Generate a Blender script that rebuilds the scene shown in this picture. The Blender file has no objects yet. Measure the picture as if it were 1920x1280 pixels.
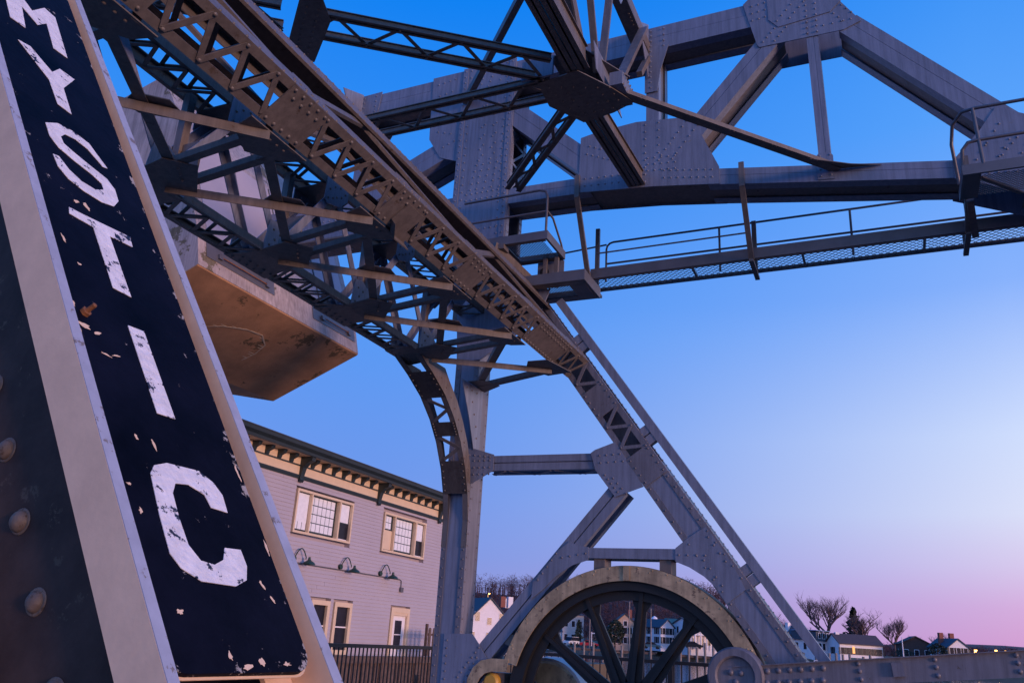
import bpy, math, random
from mathutils import Vector as V, Matrix
random.seed(7)
sc = bpy.context.scene
COL = sc.collection
R = math.radians

# ------------------------------------------------------------------ camera
PITCH, ROLL, YAW = R(19.443), R(3.453), R(24.818)
def cam_dir(x, y, z):
    cr, sr, cp, sp = math.cos(ROLL), math.sin(ROLL), math.cos(PITCH), math.sin(PITCH)
    X = cr*x + sr*y; Y = -sr*x + cr*y
    u = -Y*cp + z*sp; w = Y*sp + z*cp
    return V((X*math.cos(YAW) - w*math.sin(YAW), X*math.sin(YAW) + w*math.cos(YAW), u))
cd = bpy.data.cameras.new('camera'); cam = bpy.data.objects.new('camera', cd); COL.objects.link(cam)
cd.sensor_width = 36; cd.lens = 1568.2/1920*36; cd.clip_start = .05; cd.clip_end = 6000
rt, up, fw = cam_dir(1, 0, 0), cam_dir(0, -1, 0), cam_dir(0, 0, 1)
cam.matrix_world = Matrix(((rt.x, up.x, -fw.x, 0), (rt.y, up.y, -fw.y, 0), (rt.z, up.z, -fw.z, 1.6), (0, 0, 0, 1)))
sc.camera = cam

# ------------------------------------------------------------------ sky, sun, exposure
SUN_AZ, SUN_EL = R(106), R(3)
def lin(r, g, b):
    f = lambda c: (c/255/12.92) if c/255 <= .04045 else ((c/255 + .055)/1.055)**2.4
    return (f(r), f(g), f(b), 1)
w = bpy.data.worlds.new('World'); sc.world = w; w.use_nodes = True
nt = w.node_tree; nt.nodes.clear(); N = nt.nodes.new; LK = nt.links.new
def wmath(op, a, b=None, clamp=False):
    n = N('ShaderNodeMath'); n.operation = op; n.use_clamp = clamp
    for i, s in enumerate((a, b)):
        if s is None: continue
        if isinstance(s, (int, float)): n.inputs[i].default_value = s
        else: LK(s, n.inputs[i])
    return n.outputs[0]
def ramp(fac, stops):
    n = N('ShaderNodeValToRGB'); e = n.color_ramp.elements
    while len(e) < len(stops): e.new(.5)
    for k, (p, c) in enumerate(stops): e[k].position = p; e[k].color = c
    LK(fac, n.inputs[0]); return n.outputs[0]
tc = N('ShaderNodeTexCoord'); sx = N('ShaderNodeSeparateXYZ'); LK(tc.outputs['Generated'], sx.inputs[0])
el = wmath('DIVIDE', wmath('ARCSINE', sx.outputs[2]), math.pi/2)
hz = wmath('SQRT', wmath('ADD', wmath('MULTIPLY', sx.outputs[0], sx.outputs[0]), wmath('MAXIMUM', wmath('MULTIPLY', sx.outputs[1], sx.outputs[1]), 1e-5)))
hh = wmath('DIVIDE', sx.outputs[0], hz)                      # sine of the bearing: +1 downstream, towards the afterglow
tt = wmath('POWER', wmath('DIVIDE', wmath('ADD', hh, .58), .72, True), 1.75)
e_ = lambda d: d/90
far_side = ramp(el, [(0, lin(150, 150, 214)), (e_(5), lin(122, 150, 228)), (e_(10), lin(106, 150, 236)), (e_(20), lin(84, 152, 245)),
                     (e_(30), lin(52, 142, 246)), (e_(42), lin(0, 128, 243)), (1, lin(0, 105, 228))])
glow_side = ramp(el, [(0, lin(214, 150, 204)), (e_(3.2), lin(216, 174, 222)), (e_(5.5), lin(218, 202, 238)), (e_(8.5), lin(220, 225, 250)), (e_(13), lin(208, 222, 254)),
                      (e_(22), lin(136, 178, 253)), (e_(32), lin(88, 162, 252)), (e_(46), lin(10, 134, 244)), (1, lin(0, 108, 230))])
mx = N('ShaderNodeMix'); mx.data_type = 'RGBA'
LK(tt, mx.inputs[0]); LK(far_side, mx.inputs[6]); LK(glow_side, mx.inputs[7])
sky = N('ShaderNodeTexSky'); sky.sky_type = 'NISHITA'; sky.sun_disc = False
sky.sun_elevation = SUN_EL; sky.sun_rotation = SUN_AZ
bg1 = N('ShaderNodeBackground'); LK(mx.outputs[2], bg1.inputs[0]); bg1.inputs[1].default_value = .99
bg2 = N('ShaderNodeBackground'); LK(sky.outputs[0], bg2.inputs[0]); bg2.inputs[1].default_value = .006
ad = N('ShaderNodeAddShader'); LK(bg1.outputs[0], ad.inputs[0]); LK(bg2.outputs[0], ad.inputs[1])
wo = N('ShaderNodeOutputWorld'); LK(ad.outputs[0], wo.inputs[0])
sd = bpy.data.lights.new('sun', 'SUN'); sun = bpy.data.objects.new('sun', sd); COL.objects.link(sun)
sd.energy = 2.6; sd.angle = R(10); sd.color = (1, .58, .46)
tosun = V((math.sin(SUN_AZ)*math.cos(SUN_EL), math.cos(SUN_AZ)*math.cos(SUN_EL), math.sin(SUN_EL)))
sun.rotation_euler = (-tosun).to_track_quat('-Z', 'Y').to_euler()
sc.view_settings.view_transform = 'Standard'; sc.view_settings.look = 'None'
sc.view_settings.exposure = 0; sc.view_settings.gamma = 1; sc.view_settings.use_curve_mapping = False
sc.render.engine = 'CYCLES'

# ------------------------------------------------------------------ materials
MATS = {}
def mat(name, col, rough=.6, metal=0, var=.12, vscale=3., bump=.0, bscale=60., spot=None, spot_amt=.0, spot_scale=6., emit=None, spec=.5, streak=0):
    if name in MATS: return MATS[name]
    m = bpy.data.materials.new(name); m.use_nodes = True; t = m.node_tree; b = t.nodes['Principled BSDF']
    b.inputs['Roughness'].default_value = rough; b.inputs['Metallic'].default_value = metal
    b.inputs['Specular IOR Level'].default_value = spec
    g = t.nodes.new('ShaderNodeNewGeometry')
    nz = t.nodes.new('ShaderNodeTexNoise'); nz.inputs['Scale'].default_value = vscale; nz.inputs['Detail'].default_value = 6; nz.inputs['Roughness'].default_value = .65
    t.links.new(g.outputs['Position'], nz.inputs['Vector'])
    hs = t.nodes.new('ShaderNodeMix'); hs.data_type = 'RGBA'
    hs.inputs[6].default_value = (*[c*(1 - var) for c in col], 1); hs.inputs[7].default_value = (*[min(1, c*(1 + var)) for c in col], 1)
    mr = t.nodes.new('ShaderNodeMapRange'); mr.inputs[1].default_value = .3; mr.inputs[2].default_value = .7
    t.links.new(nz.outputs[0], mr.inputs[0]); t.links.new(mr.outputs[0], hs.inputs[0]); out = hs.outputs[2]
    if spot:
        n2 = t.nodes.new('ShaderNodeTexNoise'); n2.inputs['Scale'].default_value = spot_scale; n2.inputs['Detail'].default_value = 8; n2.inputs['Roughness'].default_value = .72
        t.links.new(g.outputs['Position'], n2.inputs['Vector'])
        r2 = t.nodes.new('ShaderNodeMapRange'); r2.inputs[1].default_value = 1 - spot_amt; r2.inputs[2].default_value = 1 - spot_amt + .025
        t.links.new(n2.outputs[0], r2.inputs[0])
        m2 = t.nodes.new('ShaderNodeMix'); m2.data_type = 'RGBA'; m2.inputs[7].default_value = (*spot, 1)
        t.links.new(r2.outputs[0], m2.inputs[0]); t.links.new(out, m2.inputs[6]); out = m2.outputs[2]
    if streak:                                               # run-off streaks and grime, stretched down the faces
        mp = t.nodes.new('ShaderNodeMapping'); mp.inputs['Scale'].default_value = (9, 9, .55); t.links.new(g.outputs['Position'], mp.inputs[0])
        n4 = t.nodes.new('ShaderNodeTexNoise'); n4.inputs['Scale'].default_value = 1.6; n4.inputs['Detail'].default_value = 7; n4.inputs['Roughness'].default_value = .7; t.links.new(mp.outputs[0], n4.inputs['Vector'])
        r4 = t.nodes.new('ShaderNodeMapRange'); r4.inputs[1].default_value = .36; r4.inputs[2].default_value = .62; r4.inputs[3].default_value = 1 - streak; r4.inputs[4].default_value = 1 + streak*.35; t.links.new(n4.outputs[0], r4.inputs[0])
        m4 = t.nodes.new('ShaderNodeMix'); m4.data_type = 'RGBA'; m4.blend_type = 'MULTIPLY'; m4.inputs[0].default_value = 1; t.links.new(out, m4.inputs[6]); t.links.new(r4.outputs[0], m4.inputs[7]); out = m4.outputs[2]
    t.links.new(out, b.inputs['Base Color'])
    if bump:
        n3 = t.nodes.new('ShaderNodeTexNoise'); n3.inputs['Scale'].default_value = bscale; n3.inputs['Detail'].default_value = 4
        t.links.new(g.outputs['Position'], n3.inputs['Vector'])
        bp = t.nodes.new('ShaderNodeBump'); bp.inputs['Strength'].default_value = bump; bp.inputs['Distance'].default_value = .01
        t.links.new(n3.outputs[0], bp.inputs['Height']); t.links.new(bp.outputs[0], b.inputs['Normal'])
    if emit:
        b.inputs['Emission Color'].default_value = (*emit[0], 1); b.inputs['Emission Strength'].default_value = emit[1]
    MATS[name] = m; return m
STEEL = mat('bridge_steel_warm_lit', (.150, .130, .122), .5, var=.14, vscale=2.2, bump=.12, bscale=45, spot=(.10, .072, .055), spot_amt=.37, spot_scale=5, streak=.26)  # same paint as the next two, with warm low light put into its colour
STEELM = mat('bridge_steel_half_lit', (.165, .162, .196), .46, var=.14, vscale=1.8, bump=.12, bscale=45, spot=(.11, .085, .075), spot_amt=.37, spot_scale=6, streak=.26)  # same paint again, tinted halfway between the warm-lit and sky-lit copies
STEELB = mat('bridge_steel_sky_lit', (.185, .210, .290), .42, var=.1, vscale=1.4, bump=.1, bscale=50, spot=(.21, .2, .21), spot_amt=.36, spot_scale=9, streak=.26)  # same paint, with blue sky light put into its colour
LIP = mat('near_leg_warm_lit', (.78, .56, .39), .6, spec=.2, var=.10, vscale=7, bump=.06, bscale=60, spot=(.2, .09, .04), spot_amt=.27, spot_scale=14)  # grey paint with warm lamp light put into its colour
PLATE = mat('near_plate_paint', (.062, .040, .034), .6, spec=.12, var=.35, vscale=6, bump=.12, bscale=45, spot=(.11, .08, .06), spot_amt=.40, spot_scale=9)
RIVP = mat('near_rivet_paint', (.15, .115, .092), .5, spec=.3, var=.25, vscale=30, bump=.25, bscale=70, spot=(.09, .06, .04), spot_amt=.42, spot_scale=40)
CONC = mat('weathered_concrete', (.44, .37, .36), .85, var=.22, vscale=1.3, bump=.35, bscale=30, spot=(.17, .14, .09), spot_amt=.40, spot_scale=.7, streak=.3)
BLACK = mat('black_iron_paint', (.012, .012, .013), .55, var=.3, vscale=5, bump=.1)
GUARD = mat('guard_sheet_metal', (.46, .34, .20), .45, metal=.15, var=.45, vscale=3.2, bump=.12, bscale=10, spot=(.2, .14, .09), spot_amt=.42, spot_scale=5, streak=.25)
SILVER = mat('bare_steel', (.35, .34, .36), .4, metal=.4)
GALV = mat('galvanised_rail', (.125, .122, .14), .45, metal=.2, var=.15)
GRATE = mat('grating_steel', (.13, .125, .13), .5, var=.15)
NAVY = mat('navy_sign_paint', (.0048, .0052, .012), .5, var=.5, vscale=4, bump=.12, bscale=25, spot=(.36, .33, .31), spot_amt=.365, spot_scale=15, spec=.03)
WHITE = mat('white_letter_paint', (.74, .72, .74), .6, var=.14, vscale=22, bump=.5, bscale=55, spot=(.01, .012, .03), spot_amt=.425, spot_scale=20)
RUST = mat('rusty_bolt', (.23, .09, .035), .8, var=.4, vscale=40, bump=.4)
YEL = mat('yellow_cap_paint', (.55, .3, .04), .5)
SIDING = mat('clapboard_paint', (.44, .40, .455), .72, var=.05, vscale=.5)
CREAM = mat('cream_trim_paint', (.72, .56, .39), .6, var=.06)
DGREEN = mat('dark_green_trim', (.018, .030, .036), .5, var=.2)
SHADE = mat('enamel_green', (.010, .045, .036), .35)
CURT = mat('white_curtain_glow', (.66, .64, .68), .9, var=.1, vscale=8, emit=((.85, .8, 1.0), .16))  # faint glow added to brighten the panes, no lamp behind them
GLASS = mat('dark_window_glass', (.018, .02, .03), .25, var=.3, spec=.15)
WPAINT = mat('white_house_paint', (.84, .80, .82), .7, var=.06)
SLATE = mat('slate_roof', (.055, .065, .085), .7, var=.2)
BROWNROOF = mat('brown_shingle_roof', (.085, .06, .06), .8, var=.2)
BRICK = mat('red_brick', (.26, .09, .065), .85, var=.25, vscale=8)
WOOD = mat('weathered_wood', (.115, .075, .06), .8, var=.45, vscale=5, bump=.4, bscale=20)
PILE = mat('grey_piling', (.26, .22, .2), .85, var=.3, vscale=3)
BARK = mat('bare_bark', (.13, .085, .09), .9, var=.25, vscale=.8)
WOODS = mat('bare_woods', (.085, .042, .048), .95, var=.4, vscale=.06)
FIR = mat('evergreen_needles', (.022, .038, .026), .8, var=.4, vscale=.7)
SOIL = mat('winter_grass', (.12, .09, .055), .95, var=.35, vscale=.12)
HILL = mat('leaf_litter', (.075, .042, .042), .95, var=.4, vscale=.05)
ASPH = mat('bounce_asphalt', (.20, .175, .155), .85, var=.2, vscale=4, bump=.3)  # colour raised so the unseen road bounces light onto the steel undersides
TAR = mat('quay_concrete', (.24, .22, .2), .85, var=.2, vscale=2)
LAMP = mat('sodium_lamp', (.9, .5, .2), .4, emit=((1, .50, .12), 6))
LITWIN = mat('lit_doorway', (.9, .5, .2), .5, emit=((1, .42, .06), .8))
RED = mat('red_car_paint', (.5, .02, .03), .3); WCAR = mat('white_car_paint', (.7, .7, .7), .3); TEAL = mat('teal_car_paint', (.05, .14, .18), .3)
RUBBER = mat('tyre_rubber', (.015, .015, .015), .8)
GREENWALL = mat('green_bulkhead', (.03, .12, .11), .7)
def edge_wear(m):
    t = m.node_tree; g = [n for n in t.nodes if n.type == 'NEW_GEOMETRY'][0]; sep = t.nodes.new('ShaderNodeSeparateXYZ'); t.links.new(g.outputs['Position'], sep.inputs[0])
    def mth(op, a, b):
        n = t.nodes.new('ShaderNodeMath'); n.operation = op
        for i, q in enumerate((a, b)):
            if isinstance(q, (int, float)): n.inputs[i].default_value = q
            else: t.links.new(q, n.inputs[i])
        return n.outputs[0]
    sv = mth('ADD', mth('MULTIPLY', mth('ADD', sep.outputs[0], 1.21), -math.sin(R(35.4))), mth('MULTIPLY', mth('SUBTRACT', sep.outputs[2], 1.48), math.cos(R(35.4))))
    dl = mth('SUBTRACT', sep.outputs[1], mth('ADD', 1.238, mth('MULTIPLY', sv, .033))); dr = mth('SUBTRACT', mth('ADD', 1.692, mth('MULTIPLY', sv, .046)), sep.outputs[1])
    d = mth('MINIMUM', mth('MINIMUM', dl, dr), mth('SUBTRACT', sv, .03))
    mr = [n for n in t.nodes if n.type == 'MAP_RANGE'][1]
    for i, (a, b) in ((1, (.545, .668)), (2, (.565, .69))):
        q = t.nodes.new('ShaderNodeMapRange'); q.inputs[1].default_value = .0; q.inputs[2].default_value = .05; q.inputs[3].default_value = a; q.inputs[4].default_value = b
        t.links.new(d, q.inputs[0]); t.links.new(q.outputs[0], mr.inputs[i])
edge_wear(NAVY)
def water_mat():
    m = bpy.data.materials.new('river_water'); m.use_nodes = True; t = m.node_tree; b = t.nodes['Principled BSDF']
    b.inputs['Base Color'].default_value = (.02, .03, .045, 1); b.inputs['Roughness'].default_value = .06; b.inputs['IOR'].default_value = 1.33
    g = t.nodes.new('ShaderNodeNewGeometry'); n = t.nodes.new('ShaderNodeTexNoise'); n.inputs['Scale'].default_value = .9; n.inputs['Detail'].default_value = 3
    t.links.new(g.outputs['Position'], n.inputs['Vector']); bp = t.nodes.new('ShaderNodeBump'); bp.inputs['Strength'].default_value = .14; bp.inputs['Distance'].default_value = .25
    t.links.new(n.outputs[0], bp.inputs['Height']); t.links.new(bp.outputs[0], b.inputs['Normal']); return m
WATER = water_mat()

# ------------------------------------------------------------------ mesh helpers
class M:
    def __init__(s): s.v = []; s.f = []; s.sm = set()
    def add(s, vs, fs, smooth=False):
        o = len(s.v); s.v += [tuple(p) for p in vs]
        for f in fs:
            if smooth: s.sm.add(len(s.f))
            s.f.append([i + o for i in f])
        return s
    def prism(s, poly, vec):
        vec = V(vec); a = [V(p) for p in poly]; n = len(a)
        nrm = V((0, 0, 0))
        for i in range(n): nrm += (a[i] - a[0]).cross(a[(i + 1) % n] - a[0])
        if nrm.dot(vec) > 0: a.reverse()
        s.add(a + [p + vec for p in a], [list(range(n)), list(range(2*n - 1, n - 1, -1))] + [[i, i + n, (i + 1) % n + n, (i + 1) % n] for i in range(n)]); return s
    def bar(s, p, q, u, u0, u1, v0, v1, v=None):           # a bar from p to q, spanning u0..u1 along u and v0..v1 along v
        p, q = V(p), V(q); a = (q - p).normalized(); u = V(u); u = (u - a*u.dot(a)).normalized()
        v = a.cross(u) if v is None else V(v); v = (v - a*v.dot(a)).normalized()
        return s.prism([p + u*u0 + v*v0, p + u*u1 + v*v0, p + u*u1 + v*v1, p + u*u0 + v*v1], q - p)
    def box(s, x0, x1, y0, y1, z0, z1): return s.prism([(x0, y0, z0), (x1, y0, z0), (x1, y1, z0), (x0, y1, z0)], (0, 0, z1 - z0))
    def rivet(s, p, n, r=.019, K=7):
        p, n = V(p), V(n).normalized(); u = n.orthogonal().normalized(); v = n.cross(u); vs = []; rings = ((1, -.05), (.78, .52)) if K < 12 else ((1, -.05), (.97, .22), (.86, .46), (.66, .65), (.36, .78))

        for rr, h in rings:
            for k in range(K):
                a = 2*math.pi*k/K; vs.append(p + (u*math.cos(a) + v*math.sin(a))*r*rr + n*r*h)
        m = len(rings); vs.append(p + n*r*(.78 if m == 2 else .82))
        s.add(vs, [[i*K + k, i*K + (k + 1) % K, (i + 1)*K + (k + 1) % K, (i + 1)*K + k] for i in range(m - 1) for k in range(K)] + [[(m - 1)*K + k, (m - 1)*K + (k + 1) % K, m*K] for k in range(K)], True); return s
    def row(s, p, q, step, n, r=.019):
        p, q = V(p), V(q); L = (q - p).length; k = max(1, int(round(L/step)))
        for i in range(k + 1): s.rivet(p.lerp(q, i/k), n, r)
        return s
    def tube(s, pts, r, K=8, cap=True):
        pts = [V(p) for p in pts]; rs = r if isinstance(r, (list, tuple)) else [r]*len(pts); vs = []; u = None
        for i, p in enumerate(pts):
            d = (pts[min(i + 1, len(pts) - 1)] - pts[max(i - 1, 0)]).normalized()
            u = d.orthogonal().normalized() if u is None else (u - d*u.dot(d)).normalized()
            v = d.cross(u)
            for k in range(K): a = 2*math.pi*k/K; vs.append(p + (u*math.cos(a) + v*math.sin(a))*rs[i])
        n = len(pts); fs = [[i*K + k, i*K + (k + 1) % K, (i + 1)*K + (k + 1) % K, (i + 1)*K + k] for i in range(n - 1) for k in range(K)]
        s.add(vs, fs, True)
        if cap: s.add(vs[:K], [list(range(K))[::-1]]); s.add(vs[-K:], [list(range(K))])
        return s
    def lathe(s, prof, c, axis, K=24):                       # prof: (radius, height) about axis through c
        c, axis = V(c), V(axis).normalized(); u = axis.orthogonal().normalized(); v = axis.cross(u)
        for (r0, h0), (r1, h1) in zip(prof, prof[1:]):
            vs = [c + axis*h + (u*math.cos(2*math.pi*k/K) + v*math.sin(2*math.pi*k/K))*r for r, h in ((r0, h0), (r1, h1)) for k in range(K)]
            s.add(vs, [[k, (k + 1) % K, K + (k + 1) % K, K + k] for k in range(K)], True)
        return s
    def mesh(s, name, m):
        me = bpy.data.meshes.new(name); me.from_pydata(s.v, [], s.f); me.materials.append(m)
        if s.sm:
            for i in s.sm: me.polygons[i].use_smooth = True
        me.update(); return me
def link(name, me, parent=None):
    o = bpy.data.objects.new(name, me); COL.objects.link(o)
    if parent is not None:
        o.parent = parent
        if parent.type == 'EMPTY': o.location = -V(parent.location)
    return o
def part(parent, name, mm, m, kind=None, label=None):
    o = link(name, mm.mesh(name, m), parent)
    if kind: o['kind'] = kind
    if label: o['label'] = label
    return o
def thing(name, label, cat, loc=(0, 0, 0), group=None):
    o = bpy.data.objects.new(name, None); COL.objects.link(o); o.location = loc; o.empty_display_size = .3
    o['label'] = label; o['category'] = cat
    if group: o['group'] = group
    return o
def struct(name, mm, m):
    o = link(name, mm.mesh(name, m)); o['kind'] = 'structure'; return o
def single(name, mm, m, label, cat, group=None):
    o = link(name, mm.mesh(name, m)); o['label'] = label; o['category'] = cat
    if group: o['group'] = group
    return o
X_, Y_, Z_ = V((1, 0, 0)), V((0, 1, 0)), V((0, 0, 1))
def xz(p, y): return V((p[0], y, p[1]))
def yz(p, x): return V((x, p[0], p[1]))

# ------------------------------------------------------------------ setting
TH = R(35.4)
LD = V((-math.sin(TH), 0, math.cos(TH))); CD = V((math.cos(TH), 0, math.sin(TH)))   # along a raking leg, and square to its upper face
B0 = V((-1.21, 0, 1.48))
def LP(s, c, y): return B0 + LD*s + CD*c + Y_*y

def mound(name, x0, x1, y0, y1, nx, ny, fn, m):
    mm = M(); vs = []
    for j in range(ny + 1):
        for i in range(nx + 1):
            x = x0 + (x1 - x0)*i/nx; y = y0 + (y1 - y0)*j/ny; vs.append((x, y, fn(x, y)))
    mm.add(vs, [[j*(nx + 1) + i, j*(nx + 1) + i + 1, (j + 1)*(nx + 1) + i + 1, (j + 1)*(nx + 1) + i] for j in range(ny) for i in range(nx)], True)
    return struct(name, mm, m)
struct('river_water', M().add([(-2500, -2500, -1.0), (2500, -2500, -1.0), (2500, 3500, -1.0), (-2500, 3500, -1.0)], [[0, 1, 2, 3]]), WATER)
struct('riverbed', M().add([(-2600, -2600, -3), (2600, -2600, -3), (2600, 3600, -3), (-2600, 3600, -3)], [[0, 1, 2, 3]]), SOIL)
def pol(az, d, z=0): return V((math.sin(R(az))*d, math.cos(R(az))*d, z))
def bank_h(x, y):
    d = y - 205 - .25*max(0, -x - 60)*0
    base = -1.4 + max(0, min(1, d/6))*2.4 + max(0, min(1, (d - 6)/40))*1.7
    return base + .25*math.sin(x*.13) * min(1, max(0, d/10))
mound('far_bank_ground', -330, 420, 203, 360, 120, 30, bank_h, SOIL)
def hill_h(x, y):
    az = math.degrees(math.atan2(x, y))
    k = .97/(1 + math.exp((az + 7.6)/1.5)) + .10
    d = max(0, min(1, (y - 238)/150)); return 1.2 + 19*k*d*d*(3 - 2*d) + 1.0*math.sin(x*.05)*d
mound('wooded_hillside', -420, 320, 236, 520, 74, 30, hill_h, HILL)
def ridge_h(x, y): d = max(0, 1 - ((y - 1150)/350)**2); return -2 + 17*d*(1 + .35*math.sin(x*.006 + 1) + .2*math.sin(x*.017))
mound('far_ridge_hills', -700, 1300, 800, 1500, 60, 14, ridge_h, WOODS)
struct('quay_ground', M().box(-10.8, -1.2, 13.6, 19.7, -2.9, .2), TAR)
struct('unseen_bounce_road', M().box(-60, -2.3, 1.0, 13.6, -2.9, 0), ASPH)
struct('bank_ground', M().box(-60, -18.15, 13.6, 60, -2.9, .3), SOIL)
struct('sidewalk_slab', M().box(-60, 6, -3.5, 1.0, -.4, .004), TAR)

# ------------------------------------------------------------------ bridge: far tower
Yn, Yf = 13.0, 13.47
RV = M()                                                     # rivets of the far tower
ft = thing('bridge_tower', 'grey riveted steel A-frame tower with a raking leg, standing behind the big spoked wheel', 'bridge tower', (-4, 13.2, 0))
def gusset(par, name, poly, y, t=.014, m=STEELB): return part(par, name, M().prism([xz(p, y) for p in poly], (0, t, 0)), m)
def raking_leg(par, yn, yf, rv, smax=7.5, smin=-1.9, lean=lambda s: 0, m=STEELM, near=False):
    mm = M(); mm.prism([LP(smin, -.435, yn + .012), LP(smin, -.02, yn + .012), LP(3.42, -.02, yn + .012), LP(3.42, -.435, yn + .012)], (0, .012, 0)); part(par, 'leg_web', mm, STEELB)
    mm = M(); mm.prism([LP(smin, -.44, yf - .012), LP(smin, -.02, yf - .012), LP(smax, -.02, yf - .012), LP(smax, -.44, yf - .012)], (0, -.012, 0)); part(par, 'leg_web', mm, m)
    for c0, c1 in ((-.455, -.355), (-.10, 0)):
        mm = M(); mm.bar(LP(smin, 0, yn), LP(smax, 0, yn), CD, c0, c1, 0, .012, Y_)
        cc = c0 if c0 < -.3 else c1 - .012
        mm.bar(LP(smin, 0, yn + .012), LP(smax, 0, yn + .012), CD, cc, cc + .012, 0, .1, Y_)
        part(par, 'flange_angle', mm, m)
        mm = M(); mm.bar(LP(smin, 0, yf), LP(smax, 0, yf), CD, c0, c1, -.012, 0, Y_)
        mm.bar(LP(smin, 0, yf - .012), LP(smax, 0, yf - .012), CD, cc, cc + .012, -.1, 0, Y_)
        part(par, 'flange_angle', mm, m)
    for s0, s1 in ((4.77, 5.30), (3.37, 3.92)):
        part(par, 'batten_plate', M().prism([LP(s0, -.45, yn), LP(s0, -.008, yn), LP(s1, -.008, yn), LP(s1, -.45, yn)], (0, -.013, 0)), m)
        for c in (-.40, -.05): rv.row(LP(s0 + .06, c, yn - .013), LP(s1 - .06, c, yn - .013), .16, -Y_)
    for a, b, n in ((5.30, 5.74, 2), (3.92, 4.77, 4)):
        for k in range(n):
            p0, p1 = a + (b - a)*k/n, a + (b - a)*(k + 1)/n; ca, cb = (-.40, -.05) if k % 2 else (-.05, -.40)
            part(par, 'lacing_bar', M().bar(LP(p0, ca, yn), LP(p1, cb, yn), LD, -.028, .028, -.012 - .004*(k % 2), -.002, Y_), m)
            rv.rivet(LP(p0, ca, yn - .014), -Y_, .02)
    for c in (-.40, -.05): rv.row(LP(smin, c, yn), LP(3.3, c, yn), .205, -Y_)
    part(par, 'cover_plate', M().prism([LP(smin, 0, yn + .11), LP(smin, 0, yf - .11), LP(3.6, 0, yf - .11), LP(3.6, 0, yn + .11)], CD*-.012), m)
    for y in (yn + .05, yf - .05): rv.row(LP(smin, 0, y), LP(smax - .3, 0, y), .11, CD, .017)
    part(par, 'cover_plate', M().prism([LP(smin, -.455, yn + .11), LP(smin, -.455, yf - .11), LP(smax, -.455, yf - .11), LP(smax, -.455, yn + .11)], CD*.012), m)
raking_leg(ft, Yn, Yf, RV)
PX0, PX1 = -7.12, -6.64
def post(par, yn, yf, rv, x0=PX0, x1=PX1, z0=-.6, z1=7.6, m=STEELM):
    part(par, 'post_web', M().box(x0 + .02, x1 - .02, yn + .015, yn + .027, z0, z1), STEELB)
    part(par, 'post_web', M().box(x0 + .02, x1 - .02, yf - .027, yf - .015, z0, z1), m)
    part(par, 'cover_plate', M().box(x1 - .012, x1 - .001, yn + .09, yf - .09, z0, z1), m)
    part(par, 'cover_plate', M().box(x0 + .001, x0 + .012, yn + .09, yf - .09, z0, z1), m)
    for x, sx in ((x0, 1), (x1, -1)):
        for y, sy in ((yn, 1), (yf, -1)):
            mm = M(); a, b = sorted((x, x + sx*.1)); c, d = sorted((y, y + sy*.013)); mm.box(a, b, c, d, z0, z1)
            a, b = sorted((x, x + sx*.013)); c, d = sorted((y + sy*.013, y + sy*.1)); mm.box(a, b, c, d, z0, z1); part(par, 'flange_angle', mm, m)
    for x in (x0 + .05, x1 - .05): rv.row((x, yn, z0), (x, yn, z1), .155, -Y_)
    for y in (yn + .05, yf - .05): rv.row((x1, y, z0 + .07), (x1, y, z1), .2, X_)
post(ft, Yn, Yf, RV)
# head of the tower
part(ft, 'head_beam', M().box(-7.3, -5.7, Yn + .03, Yf - .03, 7.18, 7.62), STEEL)
gusset(ft, 'head_gusset', [(-7.1, 6.35), (-6.62, 6.35), (-5.52, 7.02), (-5.3, 7.6), (-7.2, 7.6)], Yn - .03, .028)
part(ft, 'bearing_pedestal', M().prism([xz(p, Yn + .02) for p in [(-7.4, 7.62), (-5.9, 7.62), (-6.2, 8.3), (-6.3, 8.62), (-7.4, 8.62)]], (0, .5, 0)), STEEL)
# horizontal strut
def strut(par, p, q, w, yn, yf, rv, slot=True, m=STEELB, name='strut'):
    p, q = V((p[0], 0, p[1])), V((q[0], 0, q[1])); a = (q - p).normalized(); n = V((-a.z, 0, a.x))
    for y, sg in ((yn, 1), (yf, -1)):
        mm = M()
        for v0, v1 in ((-w/2, -.012), (.012, w/2)): mm.bar(p + Y_*y, q + Y_*y, n, v0, v1, 0, sg*.03, Y_)
        mm.bar(p + Y_*(y + sg*.03), q + Y_*(y + sg*.03), n, -w/2 + .02, w/2 - .02, 0, sg*.02, Y_)
        for e in (-w/2, w/2 - .012): mm.bar(p + Y_*(y + sg*.03), q + Y_*(y + sg*.03), n, e, e + .012, 0, sg*.08, Y_)
        part(par, name, mm, m)
    mm = M(); L = (q - p).length; k = max(2, int(L/.38))
    for i in range(k):
        A = p.lerp(q, (i + .06)/k); Bq = p.lerp(q, (i + .94)/k)
        ya, yb = (yn + .05, yf - .05) if i % 2 else (yf - .05, yn + .05)
        mm.bar(A + Y_*ya - n*(w/2), Bq + Y_*yb - n*(w/2), Y_, -.03, .03, -.012, 0, n)
    part(par, name + '_lacing', mm, m)
strut(ft, (-6.4, 4.435), (-4.3, 4.42), .26, Yn + .02, Yf - .02, RV)
strut(ft, (-3.95, 3.97), (-6.58, .89), .30, Yn + .02, Yf - .02, RV, name='diagonal_strut')
gusset(ft, 'gusset_plate', [(-6.86, 4.72), (-6.62, 4.70), (-6.22, 4.58), (-6.22, 4.30), (-6.62, 4.08), (-6.86, 4.2)], Yn - .012)
gusset(ft, 'gusset_plate', [(-4.45, 4.55), (-4.38, 4.60), (-4.03, 4.72), (-3.55, 3.98), (-4.02, 3.82), (-4.36, 4.26)], Yn - .012)
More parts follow.
